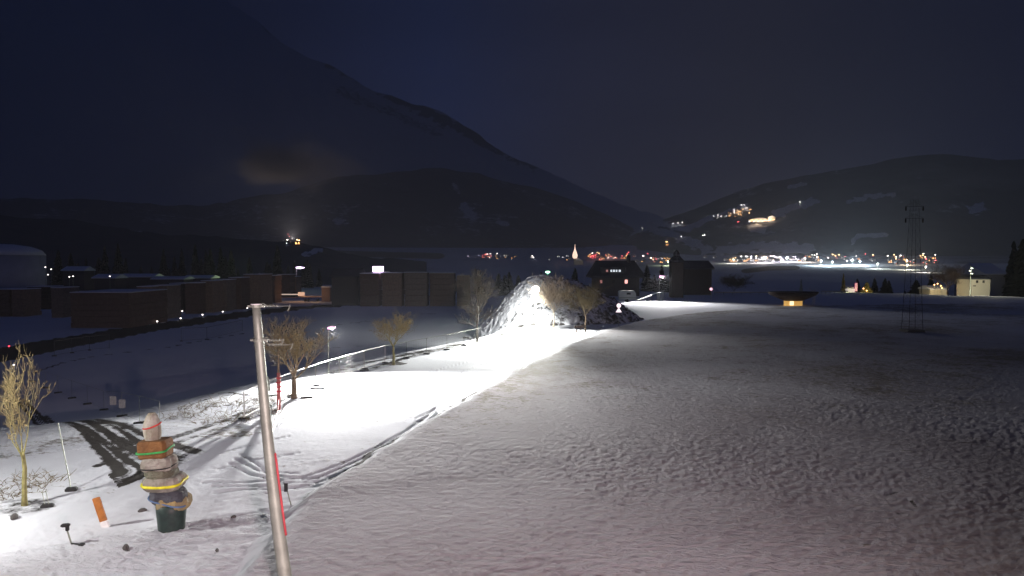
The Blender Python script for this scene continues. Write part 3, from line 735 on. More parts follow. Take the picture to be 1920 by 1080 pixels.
for i in range(len(FQ) - 1):
    a, b = hit(*FQ[i], ground_z), hit(*FQ[i + 1], ground_z)
    p = fence_panel(a, b, 'dim mesh fence panel at the near edge of the dark snowfield, %s from the left' % ORD[i], 'fence panels beside the ramp', mt=M_METAL, fr=.35, wires=False)
for (x, y) in ((212, 751), (229, 757)):
    b = at(x, y, ghit(229, 781).y - .2); m = MB(); m.box((0, 0, 0), (.42, .02, .55), bevel=.005); o = m.build('notice_board', mat('weathered_board', (.22, .22, .23), .8)); o.location = b
    tag(o, 'small white notice hanging on the fence beside the ramp, %s one' % ('left' if x < 220 else 'right'), 'notice')
FR = [(40, 770), (70, 790), (88, 811), (113, 837), (134, 920), (89, 950), (-30, 1005)]
for i in ():
    fence_panel(ghit(*FR[i]), ghit(*FR[i + 1]), ['thin fence panel on the bank right of the forked tree', 'long thin fence panel beside the ramp behind the forked tree', 'low wire fence panel at the foot of the forked tree'][i - 2], 'thin fence panels on the bank', h=.9 if i == 4 else 1.6, mt=M_METAL, fr=.6)
for i, (x, y) in enumerate([(683, 694), (640, 709), (592, 727), (598, 728), (575, 745)]):
    b = ghit(x, y + 1); m = MB(); m.box((0, 0, .03), (.75, .3, .12), rot=.3, bevel=.03); o = m.build('concrete_block', M_BLACK); o.location = b
    tag(o, 'dark block lying on the bright snow along the fence, %s from the right' % ORD[i], 'block', 'dark blocks on the road snow')
pb = ghit(134, 920); pr_ = thing('brace_pole', 'tall leaning steel brace pole with a black foot between forked tree and cairn', 'pole', pb); pt = at(109, 793, pb.y + 1) - pb
MB().tube([(0, 0, 0), pt], .022, 6).build('rod', M_METAL, pr_); MB().box((0, 0, .05), (.42, .28, .16), rot=.3, bevel=.04).build('foot', M_BLACK, pr_)
pb = ghit(89, 951); pr_ = thing('prop', 'two thin steel rods standing on a black foot right of the forked tree', 'prop', pb)
for s in (-.07, .07): MB().tube([(s, 0, 0), (s - .12, 0, .62)], .014, 6).build('rod', M_METAL, pr_)
MB().box((0, 0, .05), (.42, .26, .14), rot=.3, bevel=.04).build('foot', M_BLACK, pr_)
# fence leaning beside the timber yard road
for i, (x0, y0, x1, y1) in enumerate([(102, 668, 135, 662), (135, 662, 168, 657), (168, 657, 205, 654), (340, 640, 388, 637), (388, 637, 455, 621)]):
    fence_panel(ghit(x0, y0), ghit(x1, y1), 'dark fence panel along the far side of the snowfield, %s from the left' % ORD[i], 'fence panels before the timber yard', h=1.9, mt=M_DIM)

# ------------------------------------------------------------------ street lamps
def street_lamp(px, py, ytop, label, emis, light, power, head='arc', dirx=1, headsize=1.0, drop=.12, base=None, pole_r=.05, headlen=.62, aim=None):
    b = base or ghit(px, py); H = (py - ytop) * b.y / F
    root = thing('street_lamp', label, 'street lamp', b)
    m = MB(); m.tube([(0, 0, -.1), (0, 0, .8), (0, 0, H * .96)], [pole_r * 1.5, pole_r * 1.15, pole_r], 10)
    if head == 'arc': m.tube([(0, 0, H * .95), (dirx * .05, 0, H * .985), (dirx * .22, -.05, H)], pole_r, 8)
    m.build('pole', M_METAL, root, True)
    if head == 'arc':
        c = MB(); c.tube([(dirx * .05, 0, H - .02), (dirx * headlen * .5, -.08, H + .07), (dirx * headlen, -.12, H + .05)], [.10 * headsize, .16 * headsize, .06], 10).build('housing', M_WHITE, root, True)
        g = MB(); g.tube([(dirx * .0, -.02, H - .06), (dirx * headlen * .5, -.12, H - .03), (dirx * headlen, -.14, H)], [.11 * headsize, .18 * headsize, .06], 10)
        go = g.build('lamp_glass', emis, root, True); lp = b + Vector((dirx * headlen * .55, -.14, H - .28))
    else:
        g = MB(); s = .30 * headsize
        g.lathe((0, -.15, H), [(.02, -s), (s * .7, -s * .75), (s, 0), (s * .7, s * .75), (.02, s)], 16); g.build('lamp_glass', emis, root, True)
        c = MB(); c.box((0, .12, H + .1), (s * 1.2, .2, s * 1.2), bevel=.04).build('housing', M_METAL, root); lp = b + Vector((0, -.15 - s, H - s - .25))
    if light and head == 'arc': spot('lamp_light', lp, lp + Vector((0, -.15, -3)) if not aim else aim, power, light, 140 if not aim else 138, 1.0, .12)
    elif light:
        spot('lamp_light', lp, (-7, 62, 0), power * 1.9, light, 50, .9, .12)
        spot('lamp_light', lp, lp + Vector((.3, -2.0, -2.6)), power * .42, light, 132, .8, .12)
        spot('lamp_light', lp + Vector((-.25, .1, 0)), (lp.x - 2.0, lp.y + 6, .6), power * .18, light, 112, .9, .12)
    return root
street_lamp(616, 698, 610, 'slim street lamp glowing pink beside the bright road', E_PINK, (1, .97, .94), 68000, base=Vector((*flat(616, 700), -.05)), aim=(-9.5, 49, 0), pole_r=.045, headsize=.8)
street_lamp(1004, 618, 543, 'blazing white floodlight on a post before the mound', E_FLOOD, (1, .99, .93), 120000, head='flood', headsize=1.7)
street_lamp(1236, 564, 518, 'street lamp glowing pink by the railing near the dark tower', E_PINK, (1, .96, .95), 150000, aim=(29, 138, 0), head='arc', headsize=1.7, pole_r=.10, headlen=1.2)
bb = Vector((at(556, 548, 255).x, 255, -2.2)); street_lamp(556, 550, 499, 'tall yard lamp with a violet white head among the timber stacks', E_VIO, (.9, .8, 1), 2500, head='arc', base=Vector((bb.x, bb.y, gz(bb.x, bb.y))), headsize=2.4, pole_r=.16, headlen=3.0)
# small green glow on a post behind the mound
gb = Vector((at(1027, 510, 135).x, 135, 0)); gb.z = gz(gb.x, gb.y); gh = at(1027, 510, 135).z - gb.z
gl = thing('green_glow', 'small green light showing above the mound', 'signal light', gb)
MB().tube([(0, 0, 0), (0, 0, gh)], .05, 6).build('pole', M_METAL, gl); MB().lathe((0, 0, gh), [(.05, -.2), (.42, -.12), (.42, .12), (.05, .2)], 12).build('lamp_glass', glow('green_glass', (.45, 1, .6), 4), gl); 
point('green_glow_light', gb + Vector((0, -1.2, gh - .4)), 500, (.25, 1, .5), .2)
# bright sign before the mound; its plates glow to imitate reflected glare
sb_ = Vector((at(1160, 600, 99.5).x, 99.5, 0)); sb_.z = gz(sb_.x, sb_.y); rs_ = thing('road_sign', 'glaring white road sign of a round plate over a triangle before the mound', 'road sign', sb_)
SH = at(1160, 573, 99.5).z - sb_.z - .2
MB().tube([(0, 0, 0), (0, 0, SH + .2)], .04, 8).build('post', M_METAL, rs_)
pm = MB(); pm.prism([(.32 * math.cos(t * math.pi / 8), SH + .2 + .32 * math.sin(t * math.pi / 8)) for t in range(16)], -.05, -.02); pm.build('round_plate', glow('sign_glare_white', (1, .85, .9), 1.3), rs_)
pm = MB(); pm.prism([(-.42, SH - .72), (.42, SH - .72), (0, SH - .05)], -.055, -.025); pm.build('triangular_plate', glow('sign_glare_pink', (1, .8, .88), 1.3), rs_)
pr = MB()
for t in range(16):
    a0, a1 = t * math.pi / 8, (t + 1) * math.pi / 8
    pr.tube([(.33 * math.cos(a0), -.06, SH + .2 + .33 * math.sin(a0)), (.33 * math.cos(a1), -.06, SH + .2 + .33 * math.sin(a1))], .03, 4)
pr.build('red_rim', mat('red_rim_paint', (.5, .03, .05), .5), rs_)
# bench by the tree
bn = ghit(1089, 624); br_ = thing('bench', 'low dark bench half buried in snow at the foot of the brown tree', 'bench', bn, .3)
MB().box((0, 0, .42), (1.5, .4, .06), bevel=.01).build('seat', M_DARKW, br_); MB().box((0, .22, .75), (1.5, .06, .3), bevel=.01).build('backrest', M_DARKW, br_)
for s in (-.6, .6): MB().box((s, 0, .2), (.08, .38, .4)).build('leg', M_DARKW, br_)

# ------------------------------------------------------------------ timber stacks
M_PLANK = [mat('sawn_timber_%s' % n, c, .85, nscale=2, namt=.3) for n, c in (('red', (.13, .085, .066)), ('brown', (.24, .165, .12)), ('grey', (.20, .16, .13)))]
def timber_stack(x0, x1, ybase, ytop, depth, label, group, k=0, D=None, layers=6, mt=None):
    D = D or 11.2 * F / (ybase - 490); a = at(x0, ybase, D); b = at(x1, ybase, D)
    cx = (a.x + b.x) / 2; zb = gz(cx, D); H = at(cx, ytop, D).z - zb; W = b.x - a.x
    root = thing('timber_stack', label, 'timber stack', (cx, D, zb), 0, group); m = MB(); rnd = random.Random(int(x0))
    for i in range(layers):
        h = H / layers; cols = max(1, int(W / 1.6)); jit = rnd.uniform(-.06, .06)
        m.box((jit, depth / 2, h * (i + .46)), (W - rnd.uniform(0, .25), depth, h * .955), bevel=.05)
        for j in range(4): m.box((-W / 2 + W * (j + .5) / 4, depth / 2, h * (i + .97)), (.12, depth * .98, h * .06))
    for i in range(int(W / .28)): m.box((-W / 2 + .14 + i * .28, .0, H / 2), (.02, .05, H * .97))
    m.build('bundles', mt or M_PLANK[k % 3], root)
    MB().box((0, depth / 2, H + .07), (W + .1, depth + .1, .16), bevel=.06).build('snow_cap', M_SNOW, root); return root
for i, (x0, x1, yb, yt) in enumerate([(675, 711, 563, 513), (716, 754, 563, 512), (758, 801, 564, 511), (805, 852, 565, 512), (856, 880, 566, 516)]):
    timber_stack(x0, x1, yb, yt, 5, 'brown timber stack, %s from the left in the row behind the snowfield' % ORD[i], 'timber stacks behind the snowfield', i, D=190)
for i, (x0, x1, yb, yt) in enumerate([(132, 244, 608, 549), (257, 285, 594, 538), (288, 315, 592, 536), (347, 374, 583, 531), (377, 400, 581, 527), (403, 426, 578, 525), (429, 453, 575, 521), (457, 490, 572, 515)]):
    timber_stack(x0, x1, yb, yt, [14, 6, 6, 6, 6, 6, 6, 9][i], 'long reddish timber stack nearest the yard road' if i == 0 else 'dark timber stack, %s from the left in the row beside the yard road' % ORD[i], None if i == 0 else 'timber stacks beside the yard road', i, mt=M_PLANK[0] if i == 0 else None)
for i, (x0, x1, yb, yt) in enumerate([(-25, 19, 588, 543), (22, 44, 588, 543), (96, 118, 590, 540), (318, 344, 580, 532), (50, 92, 575, 538)]):
    timber_stack(x0, x1, yb, yt, 6, 'dark timber stack %s' % ['cut by the left edge of the picture', 'just right of the one at the picture edge', 'hard against the long reddish stack', 'set back in the gap of the roadside row', 'standing alone at the back left'][i], 'timber stacks at the back left', i, mt=M_DARKW if i > 2 else None)
# dark shed between the stacks
def gabled(name, label, cat, px0, px1, ybase, yeave, yridge, D, depth, wallm, roofm, windows=(), group=None, zb=None, over=.5, hip=0.0, ridge='x'):
    a = at(px0, ybase, D); b = at(px1, ybase, D); cx = (a.x + b.x) / 2; W = b.x - a.x; z0 = gz(cx, D) if zb is None else zb
    ze = at(cx, yeave, D).z - z0; zr = at(cx, yridge, D).z - z0
    root = thing(name, label, cat, (cx, D, z0), 0, group)
    w_ = MB(); w_.box((0, depth / 2, ze / 2 - 1.5), (W, depth, ze + 3))
    if ridge == 'y': w_.prism([(-W / 2, ze), (W / 2, ze), (0, zr - .05)], .003, depth - .003)
    w_.build('wall', wallm, root)
    r_ = MB(); o = over; t = .35
    if ridge == 'x':
        i = hip
        v = [(-W/2-o, -o, ze), (W/2+o, -o, ze), (W/2+o, depth+o, ze), (-W/2-o, depth+o, ze), (-W/2-o+i, depth/2, zr), (W/2+o-i, depth/2, zr)]
        vv = v + [(x, y, z + t) for x, y, z in v]
        r_.v = vv; q = [(0, 3, 2, 1), (6, 7, 11, 10), (8, 9, 10, 11), (7, 8, 11), (9, 6, 10), (0, 1, 7, 6), (1, 2, 8, 7), (2, 3, 9, 8), (3, 0, 6, 9)]; r_.f = q
    else:
        r_.prism([(-W/2-o, ze), (0, zr), (W/2+o, ze), (W/2+o, ze+t), (0, zr+t), (-W/2-o, ze+t)], -o, depth + o)
    ro = r_.build('roof', roofm, root)
    for (wx, wy, ww, wh, wm) in windows:
        p = at(wx, wy, D); wwm = ww * D / F; whm = wh * D / F
        fr = MB(); fr.box((p.x - cx, -.03, p.z - z0), (wwm + .16, .08, whm + .16)); fo = fr.build('window', M_DARKW, root)
        pn = MB(); n = max(1, int(round(wwm / .7)))
        for j in range(n): pn.box((p.x - cx - wwm/2 + wwm*(j+.5)/n, -.09, p.z - z0), (wwm/n*.84, .03, whm))
        pn.build('pane', wm, fo)
    return root, z0, cx
M_DKWALL = mat('dark_render', (.075, .068, .070), .9, nscale=3, namt=.25); M_DKROOF = mat('dark_roof', (.045, .047, .06), .8, nscale=2, namt=.3)
M_BARNW = mat('brown_boards', (.05, .032, .028), .9, nscale=4, namt=.4)
M_CREAM = mat('cream_render', (.62, .58, .46), .85, nscale=4, namt=.12)
E_HOUSE = glow('pinkish_room_light', (1, .45, .40), 1.6); E_HOUSE2 = glow('dim_room_light', (1, .35, .3), .35); E_DORM = glow('cool_dormer_light', (.85, .92, 1), .9)
gabled('dark_shed', 'dark unlit shed between the snowfield and the timber row', 'shed', 622, 672, 566, 520, 506, 195, 9, M_DKWALL, M_DKROOF)
# dark chalet behind the mound
hs, hz, hx = gabled('chalet', 'dark chalet with dormer lights behind the mound', 'house', 1118, 1199, 562, 521, 491, 186, 11, M_DKWALL, M_DKROOF, [(1127, 528, 5, 6, E_HOUSE2), (1174, 528, 6, 7, E_HOUSE), (1150, 528, 3, 5, M_DKROOF)], over=1.4, hip=1.8)
dm = MB(); dp = at(1152, 508, 184); dm.box((dp.x - hx, 1.2, dp.z - hz), (6.2, 2.6, 1.9), bevel=.05); do = dm.build('dormer', M_DKROOF, hs)
for wx, ww in ((1140, 4), (1148, 3), (1153, 4), (1158, 3), (1164, 4)):
    p = at(wx, 508, 184); MB().box((p.x - hx, -.13, p.z - hz), (ww * .135 * .95, .06, .55)).build('window', E_DORM if wx != 1140 else E_HOUSE2, do)
MB().box((3.5, 5, at(0, 487, 186).z - hz), (.9, .9, 2.4)).build('chimney', M_DKWALL, hs)
# tower and barn
gabled('barn', 'dark brown barn right of the street lamp', 'barn', 1283, 1334, 563, 505, 491, 192, 11, M_BARNW, M_DKROOF, over=.6)
tw = at(1270, 562, 178); twz = gz(tw.x, 178); th_ = at(1270, 492, 178).z - twz
tr_ = thing('tower', 'narrow dark wooden tower beside the barn', 'tower', (tw.x, 178, twz))
MB().box((0, 1.4, th_ / 2), (3.0, 2.9, th_), taper=.94, bevel=.06).build('shaft', M_BARNW, tr_)
MB().lathe((0, 1.4, th_), [(2.0, 0), (1.9, .5), (.75, 1.7), (.85, 2.0), (.5, 2.7), (.05, 3.2)], 8).build('cap_roof', M_DKROOF, tr_)
bmx = MB()
for i in range(5): bmx.box((-1.25 + i * .62, -.07, th_ * .5), (.09, .06, th_ * .96))
bmx.build('batten', M_DARKW, tr_)
gabled('far_shed', 'low dark shed with a snowy roof right of the barn', 'shed', 1352, 1400, 560, 548, 543, 232, 8, M_DKWALL, M_SNOW)

# caravan and railing by the lamp
cvb = Vector((at(1175, 562, 160).x, 160, 0)); cvb.z = gz(cvb.x, 160); cv = thing('caravan', 'white caravan parked beside the mound before the chalet', 'caravan', cvb)
MB().prism([(-1.8, .55), (1.9, .55), (1.9, 1.9), (1.5, 2.5), (-1.6, 2.5), (-1.8, 2.2)], -.9, 1.1).build('body', M_WHITE, cv)
MB().box((.3, -.93, 1.85), (.9, .05, .42), bevel=.02).build('window', M_BLACK, cv); MB().box((.2, -.94, .95), (4.0, .08, .12)).build('skirt_trim', M_METAL, cv)
MB().tube([(1.9, 0, .6), (3.2, 0, .5)], .06, 6).build('drawbar', M_METAL, cv)
for y_ in (-.8, 1.0): MB().tube([(0, y_ - .1, .33), (0, y_ + .1, .33)], .33, 14).build('wheel', M_BLACK, cv)
rl = [ghit(1196, 567), ghit(1210, 566), ghit(1222, 565), ghit(1232, 566), ghit(1243, 567)]
ra = thing('railing', 'frosty white railing sloping up to a gate by the street lamp', 'railing', rl[0]); hts = [.5, 1.0, 1.5, 2.0, 2.2]
MB().tube([p - rl[0] + Vector((0, 0, h)) for p, h in zip(rl, hts)], .07, 6).build('top_rail', M_WHITE, ra)
mm = MB()
for p, h in zip(rl, hts): mm.tube([p - rl[0], p - rl[0] + Vector((0, 0, h))], .05, 6)
mm.build('posts_frame', M_METAL, ra)
mm = MB(); p0, p1 = rl[3] - rl[0], rl[4] - rl[0]
for i in range(6): q = p0.lerp(p1, i / 5); mm.tube([q, q + Vector((.15, 0, 2.2 + .1 * i))], .05, 5)
mm.build('gate', M_WHITE, ra)
# red ringed sign by the barn
rb_ = Vector((at(1333, 560, 170).x, 170, 0)); rb_.z = gz(rb_.x, 170); rgs = thing('round_sign', 'glowing round sign with a red ring at the corner of the barn', 'sign', rb_); rh = at(1333, 542, 170).z - rb_.z
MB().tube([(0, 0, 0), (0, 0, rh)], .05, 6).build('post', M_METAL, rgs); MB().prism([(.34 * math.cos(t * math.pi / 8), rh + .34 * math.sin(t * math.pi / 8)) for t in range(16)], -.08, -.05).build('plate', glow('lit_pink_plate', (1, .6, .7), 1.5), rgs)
MB().prism([(.50 * math.cos(t * math.pi / 8), rh + .50 * math.sin(t * math.pi / 8)) for t in range(16)], -.049, -.02).build('ring', mat('red_ring_paint', (.4, .02, .06), .5), rgs)
MB().box((0, -.1, .5), (.3, .1, .9)).build('base_board', M_WHITE, rgs)
# long low guard rail on the plateau edge
for (x0, x1, yy, D_) in ((1340, 1440, 555, 195), (1540, 1590, 550, 205)):
    a = at(x0, yy, D_); b = at(x1, yy, D_); za = gz(a.x, D_); g = thing('guard_rail', 'pale guard rail on the field edge %s' % ('between barn and bowl-shaped kiosk' if x0 < 1500 else 'right of the bowl-shaped kiosk'), 'guard rail', (a.x, D_, za))
    MB().box(((b.x - a.x) / 2, 0, .65), (b.x - a.x, .08, .28), bevel=.03).build('rail', M_CREAM, g)
    for i in range(7): MB().box(((b.x - a.x) * i / 6, .1, .3), (.1, .1, .7)).build('post', M_METAL, g)

# bowl-shaped kiosk
kb = ghit(1487, 573); kk = thing('kiosk', 'dark bowl-shaped wooden kiosk with a glowing yellow counter on the snowfield', 'kiosk', kb); ku = kb.y / F
MB().lathe((0, 0, 0), [(1.75, 9 * ku), (2.6, 12 * ku), (4.6, 20 * ku), (5.0, 24 * ku), (5.0, 26 * ku), (4.6, 25 * ku)], 36, sq=.7).build('bowl_roof', M_DARKW, kk)
MB().lathe((0, 0, 0), [(1.85, -.2), (1.85, 9 * ku)], 30, sq=.7).build('lit_counter', mat('lit_wood', (.6, .38, .14), .6, nscale=3, emis=(1, .55, .14), estr=.55), kk)
MB().box((-.8, -1.36, .55), (.8, .06, .8), bevel=.02).build('serving_hatch', glow('lit_hatch', (1, .85, .5), 1.4), kk)
def cone_tree(loc, h, w, seed, crown, trunk, label, group=None, tiers=11, cat='tree', name='conifer'):
    rnd = random.Random(seed); root = thing(name, label, cat, loc, rnd.uniform(0, 6), group)
    MB().tube([(0, 0, -.2), (0, 0, h * .9)], [w * .06, w * .01], 6).build('trunk', trunk, root)
    c = MB()
    for i in range(tiers):
        t = i / tiers; z = h * (.08 + .9 * t); r = w / 2 * (1 - t) ** .85 + .05 * w; n = max(5, int(13 * (1 - t) + 5))
        for k in range(n):
            a = 2 * math.pi * k / n + rnd.uniform(-.25, .25) + i; rr = r * rnd.uniform(.65, 1.15); dz = -h * .045 * rnd.uniform(.6, 1.7)
            wd = rr * rnd.uniform(.16, .30); ca, sa = math.cos(a), math.sin(a); o = len(c.v)
            c.v += [(0, 0, z + h * .035), (ca * rr * .55 - sa * wd, sa * rr * .55 + ca * wd, z + dz * .5), (ca * rr, sa * rr, z + dz), (ca * rr * .55 + sa * wd, sa * rr * .55 - ca * wd, z + dz * .5), (ca * rr * .5, sa * rr * .5, z + dz * .2 + h * .02), (ca * rr * .5, sa * rr * .5, z + dz * .9 - h * .03)]
            c.f += [(o, o+1, o+4), (o+1, o+2, o+4), (o+2, o+3, o+4), (o+3, o, o+4), (o, o+5, o+1), (o+1, o+5, o+2), (o+2, o+5, o+3), (o+3, o+5, o)]
    c.build('crown', crown, root); return root
M_FIR = mat('fir_needles', (.035, .045, .032), .9, nscale=1.5, namt=.5); M_FROST = mat('frosted_needles', (.42, .48, .42), .8, nscale=4, namt=.4); M_YEL = mat('yellowish_foliage', (.20, .16, .05), .9, nscale=2, namt=.4)
p = Vector((at(1502, 550, 158).x, 158, 0)); p.z = gz(p.x, p.y); cone_tree(p, at(0, 519, 158).z - p.z, 1.5, 3, M_FROST, M_BARK, 'slim frosted conifer standing behind the bowl-shaped kiosk')
p = Vector((at(1524, 548, 150).x, 150, 0)); p.z = at(1524, 553, 150).z; p.z = gz(p.x, p.y); ch = thing('folding_frame', 'white folding frame leaning above the right rim of the kiosk', 'frame', p); hh = at(0, 540, 150).z - p.z
MB().tube([(0, 0, 0), (.2, 0, hh * .7), (-.9, 0, hh * 1.0)], .07, 6).build('long_bar', M_WHITE, ch); MB().tube([(.4, 0, 0), (.5, 0, hh * .9), (-.2, 0, hh * .75)], .07, 6).build('short_bar', M_WHITE, ch); MB().tube([(-.6, 0, hh * .9), (.5, 0, hh * .75)], .06, 6).build('cross_bar', M_WHITE, ch)

# lattice pylon
def pylon():
    b = ghit(1710, 622); H = (622 - 375) * b.y / F; root = thing('lattice_pylon', 'tall dark lattice pylon standing on the right of the meadow', 'pylon', b); m = MB(); n = 13
    M_RUST = mat('dark_rusty_steel', (.05, .045, .042), .9)
    def c(t, i): w_ = .82 * (1 - .62 * t); return Vector((w_ * (1, -1, -1, 1)[i], w_ * (1, 1, -1, -1)[i], H * t))
    for i in range(4): MB().tube([c(0, i) - Vector((0, 0, .2)), c(1, i)], [.032, .012], 5).build('leg', M_RUST, root)
    for k in range(n):
        t0, t1 = k / n, (k + 1) / n
        for i in range(4):
            j = (i + 1) % 4
            m.tube([c(t0, i), c(t1, j)], .006, 4); m.tube([c(t0, j), c(t1, i)], .006, 4); m.tube([c(t1, i), c(t1, j)], .006, 4)
    m.build('bracing', M_RUST, root)
    for z in (.86, .95):
        a = MB(); a.tube([(-1.1, 0, H * z), (1.1, 0, H * z)], .02, 5); a.tube([(-1.1, 0, H * z), (0, 0, H * (z + .035)), (1.1, 0, H * z)], .012, 4); ao = a.build('cross_arm', M_RUST, root)
        for x in (-1.0, 1.0): MB().lathe((x, 0, H * z), [(.03, -.5), (.09, -.45), (.09, -.1), (.03, 0)], 8).build('insulator', M_RUST, ao)
    MB().box((0, 0, .05), (2.0, 2.0, .5), bevel=.08).build('footing', build_rock_m, root)
pylon()

# cream house with mast at the right
ch_, cz_, cx_ = gabled('cream_house', 'small cream house with two dark windows lit at the right edge of the field', 'house', 1821, 1856, 556, 524, 519, 212, 7, M_CREAM, M_DKROOF, [(1832, 528, 3, 4, M_BLACK), (1844, 528, 3, 4, M_BLACK), (1827, 536, 4, 1, M_BLACK)], over=.25)
mb_ = Vector((at(1819, 550, 205).x, 205, 0)); mb_.z = gz(mb_.x, 205); mh = at(0, 499, 205).z - mb_.z
ms = thing('lamp_mast', 'frosty mast with pale lights left of the cream house', 'mast', mb_); MB().tube([(0, 0, 0), (0, 0, mh)], [.12, .07], 8).build('pole', M_METAL, ms)
for i, y in enumerate((503, 508, 513)):
    z = at(0, y, 205).z - mb_.z; MB().box((.25 * (-1) ** i, -.1, z), (.7, .2, .25), bevel=.05).build('lamp_head', glow('pale_lamp_%s' % 'abc'[i], (.8, 1, .85), .8 if i else 2.0), ms)
point('mast_light', mb_ + Vector((1.5, -6, mh * .75)), 3800, (1, .93, .68), .2)
gabled('white_barn', 'big pale building with a snowy roof behind the cream house', 'barn', 1846, 1884, 556, 515, 495, 262, 18, mat('pale_wall', (.40, .41, .44), .9), M_SNOW, over=.6)
# lit things on the valley edge right of the kiosk
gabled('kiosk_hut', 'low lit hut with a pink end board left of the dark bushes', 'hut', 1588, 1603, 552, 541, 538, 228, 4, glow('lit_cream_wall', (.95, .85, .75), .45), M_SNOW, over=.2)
q = at(1605, 546, 227.5); o = MB().box((0, 0, 0), (.8, .3, 2.6), bevel=.04).build('sign_board', glow('pink_board', (1, .25, .4), .5)); o.location = (q.x, 227.5, gz(q.x, 227.5) + 1.7); tag(o, 'glowing pink upright board at the end of the low hut', 'board')
gabled('lit_shed', 'small shed with yellow lamps near the dark bushes', 'shed', 1744, 1776, 556, 543, 538, 222, 6, M_CREAM, M_SNOW, over=.3)
for i, (x, y) in enumerate([(1758, 532), (1764, 536), (1752, 534), (1766, 540), (1625, 545), (1619, 541), (1795, 540)]):
    D_ = 220; q = at(x, y, D_); z0 = gz(q.x, D_); g = thing('garden_lamp', 'small yellow garden lamp near the field edge', 'lamp', (q.x, D_, z0), 0, 'yellow garden lamps'); hh = q.z - z0
    MB().tube([(0, 0, 0), (0, 0, hh)], .04, 6).build('pole', M_METAL, g); MB().lathe((0, 0, hh), [(.03, -.15), (.22, 0), (.03, .2)], 8).build('lamp_glass', E_WARM, g)
point('garden_light', at(1625, 543, 222), 420, (1, .85, .35), .2); point('garden_light', at(1750, 538, 218), 500, (1, .8, .45), .2); point('garden_light', at(1592, 538, 214), 260, (.95, 1, .4), .2)
point('garden_light', at(1800, 545, 205), 900, (1, .97, .8), .2)

# big pale domed hall far left
hb = Vector((at(-12, 530, 215).x, 215, 0)); hb.z = gz(hb.x, 215); ht = at(0, 457, 215).z - hb.z; hall = thing('domed_hall', 'large pale domed storage hall at the left edge', 'hall', hb); hr = 84 * 215 / F
MB().lathe((0, 0, 0), [(hr, -.5), (hr, ht * .80)], 40).build('wall', mat('pale_blue_cladding', (.40, .43, .50), .8, nscale=.4, namt=.15), hall, True)
MB().lathe((0, 0, 0), [(hr * 1.01, ht * .80), (hr * .93, ht * .885), (hr * .72, ht * .95), (hr * .4, ht * .99), (.05, ht)], 40).build('dome', M_SNOW, hall, True)
# snow-covered sheds and vans behind the stacks
for i, (x0, x1, yb, ye, yr, D_) in enumerate([(118, 158, 540, 508, 501, 290), (176, 216, 545, 522, 516, 240), (226, 288, 545, 520, 515, 262), (286, 345, 545, 524, 520, 250), (345, 395, 545, 522, 518, 260)]):
    gabled('yard_shed', 'low snow-roofed shed behind the timber stacks, %s from the left' % ORD[i], 'shed', x0, x1, yb, ye, yr, D_, 7, M_DKWALL, M_SNOW, group='snow-roofed sheds in the yard')
def yard_lamp(x, y, D_, m, lab, grp, sz=.18):
    q = at(x, y, D_); z0 = gz(q.x, D_); g = thing('yard_lamp', lab, 'lamp', (q.x, D_, z0), 0, grp); hh = max(q.z - z0, .4)
    MB().tube([(0, 0, 0), (0, 0, hh)], .05, 6).build('pole', M_METAL, g); MB().lathe((0, 0, hh), [(.03, -sz * .6), (sz, 0), (.03, sz * .6)], 8).build('lamp_glass', m, g)
for x, y in ((85, 501), (96, 505), (90, 515), (130, 519), (137, 518), (206, 518)): yard_lamp(x, y, 208, E_DOT, 'tiny white lamp in the far corner of the yard', 'tiny lamps at the back of the yard', .22)
for x, y in ((295, 607), (339, 601), (380, 594), (418, 588), (464, 581), (342, 587)):
    b = hit(x, y, ground_z); g = thing('reflector_post', 'low marker light along the yard road', 'marker', b, 0, 'marker lights along the yard road')
    MB().box((0, 0, .25), (.12, .08, .6), bevel=.02).build('post', M_WHITE, g); MB().box((0, -.06, .46), (.30, .05, .18), bevel=.01).build('lens', E_DOT, g)
b = hit(331, 588, ground_z); g = thing('marker_board', 'short yellow marker board beside the yard road', 'marker', b); MB().box((0, 0, .6), (.3, .1, 1.2), bevel=.02).build('panel', mat('yellow_board', (.5, .4, .08), .6, emis=(.8, .6, .1), estr=.12), g); MB().box((0, 0, .05), (.5, .3, .1)).build('foot', M_BLACK, g)
for x, y, mm_ in ((17, 652, E_REDDOT), (26, 688, E_DOT)): 
    b = hit(x, y + 2, ground_z); g = thing('marker_light', '%s marker light at the left end of the yard road' % ('red' if mm_ is E_REDDOT else 'white'), 'marker', b)
    MB().tube([(0, 0, 0), (0, 0, .3)], .04, 6).build('post', M_METAL, g); MB().lathe((0, 0, .35), [(.03, -.08), (.12, 0), (.03, .08)], 8).build('lens', mm_, g)

# loading bay; lamplight on boom and cabinet is put in as emission
LD = 218
def lp_(px, py, D_=LD): return at(px, py, D_)
a = lp_(507, 552); z0 = gz(a.x, LD); bay = thing('barrier', 'long lit white and orange barrier boom of the yard gate', 'barrier', (a.x, LD, z0))
e = lp_(560, 549); MB().box(((e.x - a.x) / 2, 0, a.z - z0), (e.x - a.x, .15, .32), bevel=.03).build('boom', mat('glowing_boom_paint', (.8, .7, .62), .5, emis=(1, .8, .65), estr=.5), bay)
MB().box(((e.x - a.x) / 2, 0, a.z - z0 - .95), (e.x - a.x, .1, .22), bevel=.03).build('lower_rail', mat('rail_paint', (.35, .25, .22), .6), bay)
MB().box((0, 0, (a.z - z0) / 2 + .6), (.3, .3, a.z - z0 + 1.2), bevel=.03).build('post', M_METAL, bay); MB().box((e.x - a.x + .8, 0, a.z - z0 + .1), (1.9, .8, 1.2), bevel=.1).build('gate_cabinet', mat('glowing_cabinet_paint', (.75, .5, .35), .6, emis=(1, .62, .42), estr=.6), bay)
